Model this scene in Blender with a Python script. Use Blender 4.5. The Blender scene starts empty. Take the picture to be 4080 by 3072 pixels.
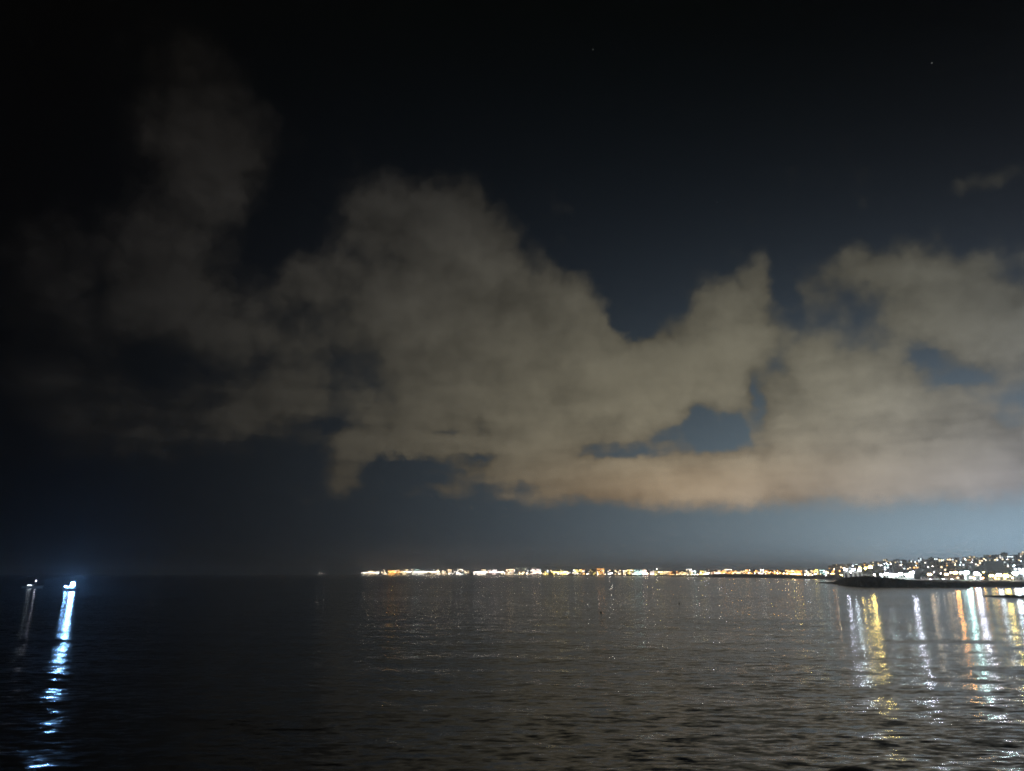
import bpy, bmesh, math, random
import numpy as np
from mathutils import Vector
random.seed(7)
S = bpy.context.scene
C = S.collection

# ------------------------------------------------------------------ camera
H = 8.0                       # eye height above the water (standing on a sea wall)
FPX = 2913.0                  # focal length in pixels of the 4080 px wide photograph
HORIZON = 2286.0
PITCH = math.atan((HORIZON - 1536.0) / FPX)
cam = bpy.data.cameras.new('camera')
cam.sensor_width = 36.0
cam.lens = 36.0 * FPX / 4080.0
cam.clip_start = 0.1
cam.clip_end = 60000.0
co = bpy.data.objects.new('camera', cam)
C.objects.link(co)
co.location = (0, 0, H)
co.rotation_euler = (math.pi / 2 + PITCH, 0, 0)
S.camera = co
S.view_settings.view_transform = 'Standard'
S.view_settings.look = 'None'
S.view_settings.exposure = 0.0
S.view_settings.gamma = 1.0
S.cycles.use_denoising = True
S.cycles.denoiser = 'OPENIMAGEDENOISE'
S.cycles.denoising_input_passes = 'RGB_ALBEDO_NORMAL'
S.cycles.denoising_prefilter = 'FAST'
S.cycles.filter_width = 1.7
S.cycles.max_bounces = 5
S.cycles.volume_bounces = 1
S.cycles.sample_clamp_indirect = 3.0
S.cycles.sample_clamp_direct = 80.0
S.cycles.use_light_tree = True
S.cycles.caustics_reflective = False


def ray(px, py):
    v = (1536.0 - py) / FPX
    return Vector(((px - 2040.0) / FPX, math.cos(PITCH) - v * math.sin(PITCH), math.sin(PITCH) + v * math.cos(PITCH)))


def at(px, py, Y):
    """the point of the world at forward distance Y seen at a place of the photograph"""
    d = ray(px, py)
    return Vector((0, 0, H)) + d * (Y / d.y)


def xat(px, Y):
    return at(px, HORIZON, Y).x


def zat(py, Y):
    return at(2040, py, Y).z


def yat(py, z=0.0):
    d = ray(2040, py)
    return (z - H) / d.z * d.y


def lin(c):
    c = c / 255.0
    return c / 12.92 if c <= 0.04045 else ((c + 0.055) / 1.055) ** 2.4


# ------------------------------------------------------------------ night sky: town glow and lit clouds by direction
W = bpy.data.worlds.new('World')
S.world = W
W.use_nodes = True
nt = W.node_tree
nt.nodes.clear()
L = nt.links


def node(tree, kind, **kw):
    n = tree.nodes.new(kind)
    for k, v in kw.items():
        setattr(n, k, v)
    return n


def feed(tree, sock, v):
    if isinstance(v, (int, float)):
        sock.default_value = v
    elif isinstance(v, (tuple, list, Vector)):
        sock.default_value = v
    else:
        tree.links.new(v, sock)


def M(op, a, b=None, c=None, tree=None, clamp=False):
    tree = tree or nt
    n = node(tree, 'ShaderNodeMath', operation=op, use_clamp=clamp)
    for s, v in zip(n.inputs, (a, b, c)):
        if v is not None:
            feed(tree, s, v)
    return n.outputs[0]


def V(op, a, b=None, c=None, tree=None):
    tree = tree or nt
    n = node(tree, 'ShaderNodeVectorMath', operation=op)
    for s, v in zip(n.inputs, (a, b, c)):
        if v is not None:
            feed(tree, s, v)
    return n.outputs['Value'] if op in ('DOT_PRODUCT', 'LENGTH') else n.outputs['Vector']


def smooth(v, a, b, tree=None):
    n = node(tree or nt, 'ShaderNodeMapRange', interpolation_type='SMOOTHSTEP')
    feed(tree or nt, n.inputs['Value'], v)
    n.inputs['From Min'].default_value = a
    n.inputs['From Max'].default_value = b
    return n.outputs['Result']


def ang(x2, y2):
    """azimuth and elevation in degrees of a place given on the 2212 px wide view"""
    d = ray(x2 * 4080 / 2212, y2 * 4080 / 2212).normalized()
    return math.degrees(math.atan2(d.x, d.y)), math.degrees(math.asin(d.z))


tc = node(nt, 'ShaderNodeTexCoord')
sep = node(nt, 'ShaderNodeSeparateXYZ')
L.new(tc.outputs['Generated'], sep.inputs[0])
az = M('MULTIPLY', M('ARCTAN2', sep.outputs['X'], sep.outputs['Y']), 180 / math.pi)
el = M('MULTIPLY', M('ARCSINE', sep.outputs['Z']), 180 / math.pi)
comb = node(nt, 'ShaderNodeCombineXYZ')
feed(nt, comb.inputs[0], az)
feed(nt, comb.inputs[1], el)
dirv = comb.outputs[0]


def noise_vec(scale, detail, rough, vec=None, tree=None, out='Color'):
    n = node(tree or nt, 'ShaderNodeTexNoise')
    n.inputs['Scale'].default_value = scale
    n.inputs['Detail'].default_value = detail
    n.inputs['Roughness'].default_value = rough
    if vec is not None:
        (tree or nt).links.new(vec, n.inputs['Vector'])
    return n.outputs[out]


# the smooth brightness of bare sky and of lit cloud over azimuth and elevation
SKY = [(100, 50, 5, 5, 5), (700, 100, 5, 6, 7), (1200, 100, 6, 9, 10), (1800, 100, 8, 10, 12), (2150, 100, 10, 12, 14), (60, 200, 3, 3, 4),
       (700, 350, 9, 12, 15), (1200, 300, 11, 15, 19), (1700, 300, 14, 19, 25), (2150, 250, 18, 21, 26), (620, 396, 12, 14, 16), (1100, 396, 16, 21, 27),
       (1500, 396, 18, 25, 32), (1900, 396, 28, 34, 42), (2100, 480, 34, 41, 50), (600, 558, 17, 21, 25), (1200, 558, 24, 30, 42), (1400, 620, 30, 38, 50),
       (1700, 558, 42, 52, 64), (1370, 721, 40, 50, 58), (1750, 721, 68, 80, 85), (1960, 721, 76, 87, 94), (1620, 857, 78, 92, 105), (2080, 820, 100, 114, 124), (650, 760, 22, 25, 28),
       (740, 857, 34, 38, 42), (1300, 966, 76, 95, 106), (1550, 940, 84, 102, 116), (500, 966, 18, 21, 27), (600, 1058, 24, 30, 40), (800, 1058, 42, 52, 60),
       (100, 1144, 8, 10, 13), (500, 1144, 17, 22, 30), (800, 1144, 40, 48, 58), (1000, 1144, 60, 73, 80), (1200, 1144, 74, 90, 98), (1400, 1144, 84, 97, 107),
       (1600, 1144, 100, 112, 120), (1800, 1144, 118, 130, 136), (2000, 1144, 128, 146, 158), (2180, 1144, 132, 157, 186),
       (100, 1198, 8, 10, 14), (500, 1198, 14, 18, 25), (700, 1198, 24, 29, 39), (870, 1198, 56, 64, 70), (1000, 1198, 74, 90, 98), (1200, 1198, 80, 97, 106),
       (1400, 1198, 88, 102, 118), (1600, 1198, 106, 120, 128), (1800, 1198, 118, 138, 146), (2000, 1198, 136, 168, 182), (2200, 1198, 150, 185, 210),
       (50, 1225, 5, 6, 9), (300, 1225, 6, 8, 11), (30, 700, 8, 9, 11), (250, 800, 10, 12, 15)]
CLD = [(450, 200, 25, 24, 23), (400, 396, 35, 33, 32), (560, 396, 37, 35, 34), (50, 396, 24, 22, 21), (850, 396, 40, 39, 37), (1020, 400, 60, 56, 50), (2180, 396, 66, 66, 64),
       (50, 558, 26, 25, 24), (300, 558, 34, 33, 31), (560, 558, 40, 39, 37), (900, 558, 62, 60, 54), (1100, 558, 67, 65, 58), (1630, 600, 80, 78, 70), (1840, 558, 95, 92, 78), (2100, 558, 96, 95, 86),
       (50, 721, 20, 20, 20), (400, 721, 30, 29, 28), (700, 721, 62, 59, 52), (1000, 721, 82, 79, 69), (1250, 721, 90, 87, 77), (1500, 721, 95, 92, 80), (1640, 721, 100, 98, 85), (2050, 721, 112, 107, 93), (2200, 721, 118, 113, 100),
       (100, 857, 23, 22, 21), (600, 857, 46, 44, 41), (900, 857, 82, 79, 69), (1100, 857, 100, 97, 84), (1300, 857, 112, 107, 93), (1580, 857, 118, 113, 98), (1750, 857, 122, 119, 106), (1900, 857, 130, 127, 114), (2200, 857, 134, 132, 126),
       (100, 966, 24, 22, 21), (720, 966, 60, 57, 49), (900, 966, 90, 85, 72), (1100, 966, 112, 106, 90), (1230, 966, 120, 113, 97), (1420, 966, 128, 120, 103), (1650, 966, 140, 130, 112), (1900, 966, 146, 138, 122), (2100, 966, 146, 142, 134),
       (740, 1058, 86, 80, 65), (950, 1058, 100, 93, 78), (1130, 1058, 120, 112, 96), (1300, 1058, 136, 125, 106), (1600, 1058, 158, 138, 114), (1900, 1058, 151, 143, 130), (2150, 1058, 148, 149, 154),
       (100, 1150, 20, 19, 18), (60, 250, 16, 15, 14), (1200, 200, 26, 26, 25), (1900, 250, 40, 40, 38)]
U0, V0 = 20.0, 20.0
POW = [(0, 0), (1, 0), (0, 1), (2, 0), (1, 1), (0, 2), (3, 0), (2, 1), (1, 2), (0, 3)]


def fit(samples, tone=1.0, desat=0.0, ridge=0.02):
    A, B = [], []
    for x, y, r, g, b in samples:
        a, e = ang(x, y)
        u, v = a / U0, e / V0 - 0.7
        A.append([u ** i * v ** j for i, j in POW])
        m = (r + g + b) / 3
        B.append([math.log(lin((c + (m - c) * desat) * (tone if y < 1100 or x < 700 else 1.0 if x < 1900 else 1.08)) + 0.0004) for c in (r, g, b)])
    A, B = np.array(A), np.array(B)
    R = np.eye(len(POW)) * ridge
    R[0, 0] = 0
    return np.linalg.solve(A.T @ A + R, A.T @ B)


uu = M('MULTIPLY', M('MINIMUM', M('MAXIMUM', az, -37.0), 37.0), 1 / U0)
vv = M('ADD', M('MULTIPLY', M('MINIMUM', M('MAXIMUM', el, -0.5), 44.0), 1 / V0), -0.7)
mono = {(0, 0): None, (1, 0): uu, (0, 1): vv}
for i, j in POW[3:]:
    mono[(i, j)] = M('MULTIPLY', mono[(i - 1, j)], uu) if i and (i - 1, j) != (0, 0) else (M('MULTIPLY', mono[(i, j - 1)], vv))


def poly(coef):
    acc = tuple(coef[0])
    for k, p in enumerate(POW[1:], 1):
        acc = V('MULTIPLY_ADD', mono_vec[p], tuple(coef[k]), acc)
    s = node(nt, 'ShaderNodeSeparateXYZ')
    L.new(acc, s.inputs[0])
    c = node(nt, 'ShaderNodeCombineXYZ')
    for k in range(3):
        feed(nt, c.inputs[k], M('MAXIMUM', M('SUBTRACT', M('EXPONENT', s.outputs[k]), 0.0004), 0.0))
    return c.outputs[0]


mono_vec = {}
for p in POW[1:]:
    c = node(nt, 'ShaderNodeCombineXYZ')
    for k in range(3):
        L.new(mono[p], c.inputs[k])
    mono_vec[p] = c.outputs[0]
sky_col = poly(fit(SKY, .86, .12))
cld_col = poly(fit(CLD, .97))

# where cloud stands: soft lumps (centre, half size, weight), broken up by noise
LUMPS = [
    # wide thin cover
    (1720, 780, 270, 160, .36), (1420, 860, 250, 120, .4), (350, 760, 330, 190, .28), (280, 870, 300, 110, .28), (760, 800, 200, 150, .3), (1000, 980, 300, 60, .25), (2150, 800, 120, 140, .3),
    # faint tower and banks to the left
    (410, 120, 110, 90, .75), (450, 250, 140, 110, .8), (520, 370, 110, 90, .8), (400, 420, 140, 110, .7), (330, 300, 90, 90, .35), (360, 540, 140, 100, .8),
    (320, 640, 130, 80, .75), (440, 640, 70, 70, .45), (60, 500, 120, 80, .5), (90, 610, 140, 110, .7), (110, 860, 190, 110, .6), (250, 950, 120, 50, .5),
    (200, 620, 30, 40, -.5), (30, 330, 90, 50, .2),
    # great cloud in the middle
    (800, 460, 70, 75, .6), (870, 440, 90, 65, .7), (980, 450, 75, 70, .8), (1030, 425, 34, 36, .55), (930, 540, 170, 100, .9), (1065, 545, 52, 70, .6),
    (880, 650, 210, 100, .9), (1090, 650, 110, 80, .8), (1200, 640, 60, 50, .5), (1260, 680, 70, 70, .7), (1000, 770, 260, 90, .9), (1270, 780, 160, 80, .9),
    (660, 600, 85, 55, .7), (620, 735, 110, 20, .35), (600, 640, 60, 60, .35), (560, 880, 140, 60, .75), (640, 830, 80, 60, .55), (470, 720, 110, 70, .6), (420, 900, 90, 50, .35), (250, 720, 90, 60, .4),
    (1330, 770, 60, 50, .4), (960, 870, 220, 70, .7), (1200, 880, 200, 90, .9), (880, 950, 110, 50, .6), (1040, 960, 160, 60, .7), (1180, 1010, 170, 60, .9),
    (950, 1055, 70, 24, .6), (740, 1035, 44, 44, 1.05), (755, 975, 36, 34, .5), (830, 960, 70, 30, .4),
    (600, 470, 70, 70, -.6), (560, 560, 50, 60, -.4), (760, 805, 70, 45, -.45), (720, 915, 38, 34, -.55), (330, 790, 90, 50, -.5), (480, 810, 70, 50, -.2),
    (955, 935, 44, 18, -1.0), (1040, 922, 24, 14, -.7), (850, 1015, 70, 26, -.9), (1035, 985, 60, 15, -.85), (1180, 845, 100, 26, -.55), (1230, 800, 70, 22, -.3), (980, 830, 110, 22, -.3), (1000, 715, 60, 40, -.25), (1080, 640, 50, 40, -.3), (1440, 850, 50, 20, -.35), (830, 560, 60, 40, -.25), (830, 870, 70, 50, -.3), (790, 760, 60, 40, -.2), (860, 900, 120, 40, .3), (960, 1010, 60, 14, -.3),
    (930, 1040, 36, 12, -.5), (1130, 1052, 24, 20, -.3),
    # deck over the town and the clouds to the right
    (1350, 1040, 190, 56, .9), (1580, 1040, 240, 62, 1.1), (1820, 1030, 240, 80, 1.1), (2060, 1030, 240, 90, 1.1), (2300, 1030, 200, 90, 1.1),
    (1430, 870, 130, 80, .8), (1500, 790, 110, 80, .8), (1570, 690, 80, 70, .75), (1630, 610, 38, 56, .75), (1545, 640, 60, 45, .5), (1640, 720, 40, 40, .4),
    (1590, 810, 55, 90, .7), (1740, 900, 120, 60, .7), (1900, 900, 200, 60, .8), (2090, 940, 170, 60, .8), (1740, 740, 140, 110, .42), (1860, 800, 110, 60, .5), (1820, 840, 110, 50, .5), (1930, 820, 70, 45, .45), (1800, 640, 60, 50, .15), (1440, 760, 80, 50, .5),
    (1850, 560, 80, 38, .7), (1930, 590, 100, 52, .75), (2010, 660, 120, 80, .85), (2110, 690, 120, 90, .9), (2230, 700, 120, 110, .9), (2090, 590, 90, 40, .5),
    (2180, 375, 80, 36, .5), (2090, 405, 80, 26, .34), (1760, 610, 60, 40, .25),
    (1545, 930, 66, 38, -1.15), (1515, 892, 28, 24, -.5), (1600, 930, 24, 34, -.4), (1455, 925, 40, 20, -.5), (1320, 985, 58, 24, -1.05), (1395, 975, 40, 18, -.5), (1250, 972, 34, 12, -.5), (1320, 908, 44, 26, -.5),
    (1378, 690, 38, 70, -1.1), (1370, 610, 60, 50, -.6), (1635, 860, 18, 42, -.7), (1660, 790, 40, 40, -.3), (1700, 620, 36, 60, -.4), (2000, 765, 30, 42, -.45), (2080, 812, 90, 18, -.5), (2190, 846, 80, 20, -.45),
    (2160, 600, 60, 30, -.5), (1780, 690, 120, 60, -.3), (2160, 900, 60, 30, -.25)]
w1 = V('ADD', noise_vec(0.16, 3, 0.6, dirv), (-.5, -.5, -.5))
w2 = V('ADD', noise_vec(0.5, 4, 0.6, dirv), (-.5, -.5, -.5))
warped = V('MULTIPLY_ADD', w2, (2.4, 1.9, 0), V('MULTIPLY_ADD', w1, (3.0, 2.2, 0), dirv))
acc = 0.0
for cx, cy, sx, sy, w in LUMPS:
    a0, e0 = ang(cx, cy)
    a1, _ = ang(cx + 5, cy)
    _, e1 = ang(cx, cy - 5)
    ka, ke = 1 / (sx * abs(a1 - a0) / 5), 1 / (sy * abs(e1 - e0) / 5)
    d = V('MULTIPLY_ADD', warped, (ka, ke, 0), (-a0 * ka, -e0 * ke, 0))
    acc = M('MULTIPLY_ADD', M('POWER', 0.3679, V('DOT_PRODUCT', d, d)), w, acc)
flat = V('MULTIPLY', V('MULTIPLY_ADD', w2, (2.2, 1.2, 0), dirv), (1, 2.1, 1))
fb = noise_vec(0.2, 4, 0.52, warped, out='Fac')
fine = noise_vec(1.5, 5, 0.65, dirv, out='Fac')
bands = noise_vec(0.13, 5, 0.52, flat, out='Fac')
low = M('SUBTRACT', 1.0, smooth(el, 9.0, 19.0))
streak = M('MULTIPLY', M('ADD', noise_vec(0.22, 5, 0.58, V('MULTIPLY', V('MULTIPLY_ADD', w2, (1.6, .7, 0), dirv), (.55, 3.0, 1)), out='Fac'), -.5), low)
vor = node(nt, 'ShaderNodeTexVoronoi', feature='SMOOTH_F1', normalize=False)
vor.inputs['Scale'].default_value = .42
vor.inputs['Detail'].default_value = 2.0
vor.inputs['Roughness'].default_value = .55
vor.inputs['Smoothness'].default_value = .35
vor.voronoi_dimensions = '2D'
L.new(V('MULTIPLY_ADD', w2, (1.3, 1.1, 0), dirv), vor.inputs['Vector'])
puff = vor.outputs['Distance']
F = M('MULTIPLY_ADD', M('ADD', fb, -.5), .8, acc)
F = M('MULTIPLY_ADD', M('ADD', bands, -.5), .55, F)
F = M('MULTIPLY_ADD', M('SUBTRACT', .5, puff), .32, F)
F = M('MULTIPLY_ADD', M('ADD', fine, -.5), 0.1, F)
F = M('MULTIPLY_ADD', streak, 1.0, F)
# edges are soft to the dark side, crisper over the town
soft = node(nt, 'ShaderNodeMapRange')
L.new(az, soft.inputs['Value'])
for k, v in (('From Min', -32), ('From Max', 4), ('To Min', 1.2), ('To Max', .8)):
    soft.inputs[k].default_value = v
dens = smooth(M('DIVIDE', M('SUBTRACT', F, .05), soft.outputs[0]), 0, 1)
# the flat lower edge of the deck
base = M('MULTIPLY_ADD', M('ADD', fine, -.5), 1.3, M('MULTIPLY_ADD', M('ADD', fb, -.5), 2.4, el))
e_deck = ang(1500, 1100)[1]
edge = smooth(base, e_deck - .7, e_deck + 1.0)
dens = M('MULTIPLY', M('MULTIPLY', dens, edge), .96)
# thick parts glow more, thin parts and hollows stay bluish and dim
tex = M('MULTIPLY_ADD', M('ADD', bands, -.5), .85, M('MULTIPLY_ADD', smooth(F, .3, 1.8), .4, .76))
tex = M('MULTIPLY_ADD', M('SUBTRACT', .45, puff), .08, tex)
tex = M('MULTIPLY_ADD', streak, .55, tex)
tex = M('MULTIPLY_ADD', M('ADD', fb, -.5), .5, tex)
mixc = node(nt, 'ShaderNodeMix', data_type='VECTOR')
feed(nt, mixc.inputs['Factor'], dens)
feed(nt, mixc.inputs[4], sky_col)
sc = V('SCALE', cld_col)
scn = sc.node
feed(nt, scn.inputs['Scale'], tex)
feed(nt, mixc.inputs[5], sc)
dome = M('POWER', .3679, M('ADD', M('POWER', M('MULTIPLY', M('SUBTRACT', az, 37.0), 1 / 11), 2.0), M('POWER', M('MULTIPLY', M('MAXIMUM', el, 0.0), 1 / 3.4), 2.0)))
dm = V('SCALE', (.10, .2, .29))
feed(nt, dm.node.inputs['Scale'], dome)
warm = M('MULTIPLY', M('POWER', .3679, M('ADD', M('POWER', M('MULTIPLY', M('SUBTRACT', az, 14.0), 1 / 11), 2.0), M('POWER', M('MULTIPLY', M('SUBTRACT', el, 6.2), 1 / 2.6), 2.0))), dens)
wm = V('SCALE', (.085, .035, .004))
feed(nt, wm.node.inputs['Scale'], warm)
out_col = V('ADD', V('ADD', mixc.outputs[1], dm), wm)
for sx_, sy_, k_ in ((1281, 107, .09), (2013, 136, .14), (1549, 437, .08)):
    sd = ray(sx_ * 4080 / 2212, sy_ * 4080 / 2212).normalized()
    hit = M('MULTIPLY', M('LESS_THAN', V('LENGTH', V('SUBTRACT', tc.outputs['Generated'], tuple(sd))), .0007), k_)
    cmb = node(nt, 'ShaderNodeCombineXYZ')
    for q_ in range(3):
        L.new(hit, cmb.inputs[q_])
    out_col = V('ADD', out_col, cmb.outputs[0])
bg = node(nt, 'ShaderNodeBackground')
L.new(out_col, bg.inputs['Color'])
bg.inputs['Strength'].default_value = 1.0
wo = node(nt, 'ShaderNodeOutputWorld')
L.new(bg.outputs[0], wo.inputs['Surface'])
W.cycles.sampling_method = 'NONE'


# ------------------------------------------------------------------ helpers
def material(name, color, rough=0.7, vary=0.25, scale=1.0, metal=0.0, bump=0.0):
    m = bpy.data.materials.new(name)
    m.use_nodes = True
    t = m.node_tree
    p = t.nodes['Principled BSDF']
    p.inputs['Roughness'].default_value = rough
    p.inputs['Metallic'].default_value = metal
    tcn = node(t, 'ShaderNodeTexCoord')
    nz = node(t, 'ShaderNodeTexNoise')
    nz.inputs['Scale'].default_value = scale
    nz.inputs['Detail'].default_value = 5
    t.links.new(tcn.outputs['Object'], nz.inputs['Vector'])
    mr = node(t, 'ShaderNodeMapRange')
    t.links.new(nz.outputs['Fac'], mr.inputs['Value'])
    mr.inputs['To Min'].default_value = 1 - vary
    mr.inputs['To Max'].default_value = 1 + vary
    col = node(t, 'ShaderNodeVectorMath', operation='SCALE')
    col.inputs[0].default_value = color
    t.links.new(mr.outputs['Result'], col.inputs['Scale'])
    t.links.new(col.outputs['Vector'], p.inputs['Base Color'])
    if bump:
        b = node(t, 'ShaderNodeBump')
        b.inputs['Strength'].default_value = bump
        t.links.new(nz.outputs['Fac'], b.inputs['Height'])
        t.links.new(b.outputs['Normal'], p.inputs['Normal'])
    return m


_glow = {}
HUE = {'white': (1, .93, .82), 'warm': (1, .74, .42), 'sodium': (1, .47, .12), 'yellow': (1, .76, .2), 'cool': (.78, .92, 1),
       'cyan': (.62, 1, .93), 'lilac': (.82, .84, 1), 'blue': (.22, .5, 1), 'pink': (1, .78, .7)}


def glow(hue, strength, lights=True):
    k = (hue, round(math.log2(strength) * 2) / 2, lights)
    if k not in _glow:
        m = bpy.data.materials.new(hue + '_light')
        m.use_nodes = True
        t = m.node_tree
        t.nodes.clear()
        e = node(t, 'ShaderNodeEmission')
        e.inputs['Color'].default_value = (*HUE[hue], 1)
        e.inputs['Strength'].default_value = 2 ** k[1]
        o = node(t, 'ShaderNodeOutputMaterial')
        t.links.new(e.outputs[0], o.inputs['Surface'])
        m.cycles.emission_sampling = 'FRONT' if lights else 'NONE'
        _glow[k] = m
    return _glow[k]


def link_mesh(name, bm, mat, parent=None, smooth_=False):
    me = bpy.data.meshes.new(name)
    bm.to_mesh(me)
    bm.free()
    if smooth_:
        for p in me.polygons:
            p.use_smooth = True
    me.materials.append(mat)
    return place(name, me, parent)


def place(name, me, parent=None, loc=(0, 0, 0), scale=(1, 1, 1)):
    o = bpy.data.objects.new(name, me)
    C.objects.link(o)
    o.location = loc
    o.scale = scale
    if parent is not None:
        o.parent = parent
    return o


def thing(name, label, cat, loc, rz=0.0, group=None):
    o = bpy.data.objects.new(name, None)
    o.empty_display_size = 0.5
    C.objects.link(o)
    o.location = loc
    o.rotation_euler = (0, 0, rz)
    o['label'] = label
    o['category'] = cat
    if group:
        o['group'] = group
    return o


def box(bm, x0, x1, y0, y1, z0, z1, taper=0.0):
    t = taper
    v = [bm.verts.new(p) for p in ((x0, y0, z0), (x1, y0, z0), (x1, y1, z0), (x0, y1, z0),
                                   (x0 + t, y0 + t, z1), (x1 - t, y0 + t, z1), (x1 - t, y1 - t, z1), (x0 + t, y1 - t, z1))]
    for f in ((3, 2, 1, 0), (4, 5, 6, 7), (0, 1, 5, 4), (1, 2, 6, 5), (2, 3, 7, 6), (3, 0, 4, 7)):
        bm.faces.new([v[i] for i in f])


def bar(bm, a, b, ra, rb=None, n=6):
    a, b = Vector(a), Vector(b)
    rb = ra if rb is None else rb
    d = (b - a).normalized()
    u = d.orthogonal().normalized()
    w = d.cross(u)
    r0 = [bm.verts.new(a + (u * math.cos(k * 2 * math.pi / n) + w * math.sin(k * 2 * math.pi / n)) * ra) for k in range(n)]
    r1 = [bm.verts.new(b + (u * math.cos(k * 2 * math.pi / n) + w * math.sin(k * 2 * math.pi / n)) * rb) for k in range(n)]
    for k in range(n):
        bm.faces.new((r0[k], r0[(k + 1) % n], r1[(k + 1) % n], r1[k]))
    bm.faces.new(r0[::-1])
    bm.faces.new(r1)


def ball(bm, c, r, sub=1, sz=1.0):
    m = bmesh.ops.create_icosphere(bm, subdivisions=sub, radius=r)
    for v in m['verts']:
        v.co.z *= sz
        v.co += Vector(c)


def mesh_of(fn, name, mat):
    bm = bmesh.new()
    fn(bm)
    me = bpy.data.meshes.new(name)
    bm.to_mesh(me)
    bm.free()
    me.materials.append(mat)
    return me


def structure(o, kind='structure'):
    o['kind'] = kind
    return o


STEEL = material('galvanised_steel', (.22, .22, .22), .5, .15, 2.0, .6)
DARK = material('dark_paint', (.03, .03, .035), .5, .2, 2.0)
WHITE = material('white_paint', (.75, .75, .73), .45, .08, 1.0)
CONCRETE = material('concrete', (.3, .28, .26), .85, .25, .3)

# ------------------------------------------------------------------ the sea
WAVE_SLOPE = 0.052


def build_sea():
    # rows crowd near the eye, columns fan out; the waves are real relief where the rows can carry them
    th = np.radians(np.concatenate([np.linspace(-85, -44, 30)[:-1], np.linspace(-44, 44, 860), np.linspace(44, 85, 30)[1:]]))
    q = np.linspace(H * 731 / 9.0, H * 731 / 700.0, 720)
    r = np.concatenate([H * 731 / np.linspace(640, 9.2, 900), np.geomspace(H * 731 / 9.0, 12000, 24)])
    dr = np.gradient(r)
    R, T = np.meshgrid(r, th, indexing='ij')
    X, Y = R * np.sin(T), R * np.cos(T)
    Z = np.zeros_like(X)
    rng = np.random.default_rng(5)
    spacing = np.maximum(dr[:, None] * np.ones_like(R), R * math.radians(88 / 860))
    n = 84
    lam = np.geomspace(0.55, 16, n)
    s = WAVE_SLOPE * math.sqrt(2 / n)
    main = math.radians(-100)
    for k in range(n):
        a = main + rng.normal(0, .75 if lam[k] < 6 else .35)
        kx, ky = math.cos(a) * 2 * math.pi / lam[k], math.sin(a) * 2 * math.pi / lam[k]
        amp = s * lam[k] / (2 * math.pi) * (.95 if lam[k] < 2.2 else .38 if lam[k] < 6 else .42)
        fade = np.clip(lam[k] / (2.6 * spacing) - 1, 0, 1)
        Z += amp * fade * np.sin(kx * X + ky * Y + rng.uniform(0, 6.28))
    nr, nc = X.shape
    co_ = np.stack([X, Y, Z], -1).reshape(-1, 3).astype(np.float32)
    idx = np.arange(nr * nc).reshape(nr, nc)
    quads = np.stack([idx[:-1, :-1], idx[:-1, 1:], idx[1:, 1:], idx[1:, :-1]], -1).reshape(-1, 4)[:, ::-1]
    me = bpy.data.meshes.new('sea_water')
    me.vertices.add(len(co_))
    me.vertices.foreach_set('co', co_.ravel())
    me.loops.add(quads.size)
    me.loops.foreach_set('vertex_index', quads.ravel().astype(np.int32))
    me.polygons.add(len(quads))
    me.polygons.foreach_set('loop_start', np.arange(0, quads.size, 4, dtype=np.int32))
    me.polygons.foreach_set('use_smooth', np.ones(len(quads), dtype=bool))
    me.update()
    m = bpy.data.materials.new('sea_water')
    m.use_nodes = True
    t = m.node_tree
    p = t.nodes['Principled BSDF']
    p.inputs['Base Color'].default_value = (.006, .009, .011, 1)
    p.inputs['Roughness'].default_value = .13
    p.inputs['IOR'].default_value = 1.333
    g = node(t, 'ShaderNodeNewGeometry')
    pos = V('MULTIPLY', g.outputs['Position'], (.5, 1.5, 1), tree=t)
    n1 = V('ADD', noise_vec(1.4, 3, .6, pos, t), (-.5, -.5, -.5), tree=t)
    n2 = V('ADD', noise_vec(5.0, 3, .6, pos, t), (-.5, -.5, -.5), tree=t)
    n3 = V('ADD', noise_vec(.045, 4, .6, g.outputs['Position'], t), (-.5, -.5, -.5), tree=t)
    patch = node(t, 'ShaderNodeMapRange')
    t.links.new(noise_vec(.022, 4, .6, V('MULTIPLY', g.outputs['Position'], (.4, 1.0, 1), tree=t), t, out='Fac'), patch.inputs['Value'])
    for k_, v_ in (('From Min', .32), ('From Max', .68), ('To Min', .45), ('To Max', 1.5)):
        patch.inputs[k_].default_value = v_
    sc1, sc2 = V('SCALE', n1, tree=t), V('SCALE', n2, tree=t)
    t.links.new(patch.outputs[0], sc1.node.inputs['Scale'])
    t.links.new(patch.outputs[0], sc2.node.inputs['Scale'])
    n1, n2 = sc1, sc2
    sl = V('MULTIPLY_ADD', n1, (.3, .58, 0), g.outputs['Normal'], tree=t)
    sl = V('MULTIPLY_ADD', n2, (.16, .3, 0), sl, tree=t)
    sl = V('MULTIPLY_ADD', n3, (.06, .06, 0), sl, tree=t)
    t.links.new(V('NORMALIZE', sl, tree=t), p.inputs['Normal'])
    me.materials.append(m)
    return structure(place('water', me))


build_sea()


def interp(tab, x):
    return float(np.interp(x, [a for a, _ in tab], [b for _, b in tab]))


def grid_mesh(name, rows, mat, jitter=0.0):
    """a sheet through rows of points"""
    bm = bmesh.new()
    vs = [[bm.verts.new(Vector(p) + Vector((random.uniform(-1, 1), random.uniform(-1, 1), random.uniform(-1, 1))) * jitter) for p in row] for row in rows]
    for a, b in zip(vs[:-1], vs[1:]):
        for i in range(len(a) - 1):
            bm.faces.new((a[i], a[i + 1], b[i + 1], b[i]))
    bmesh.ops.recalc_face_normals(bm, faces=bm.faces)
    return link_mesh(name, bm, mat)


EARTH = material('pale_shore_earth', (.16, .15, .13), .9, .4, .05)
ROCK = material('dark_wet_rock', (.05, .048, .045), .6, .45, .6, 0, .6)
BEACH = material('brown_shore_stone', (.2, .15, .1), .85, .45, .5, 0, .6)

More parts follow.
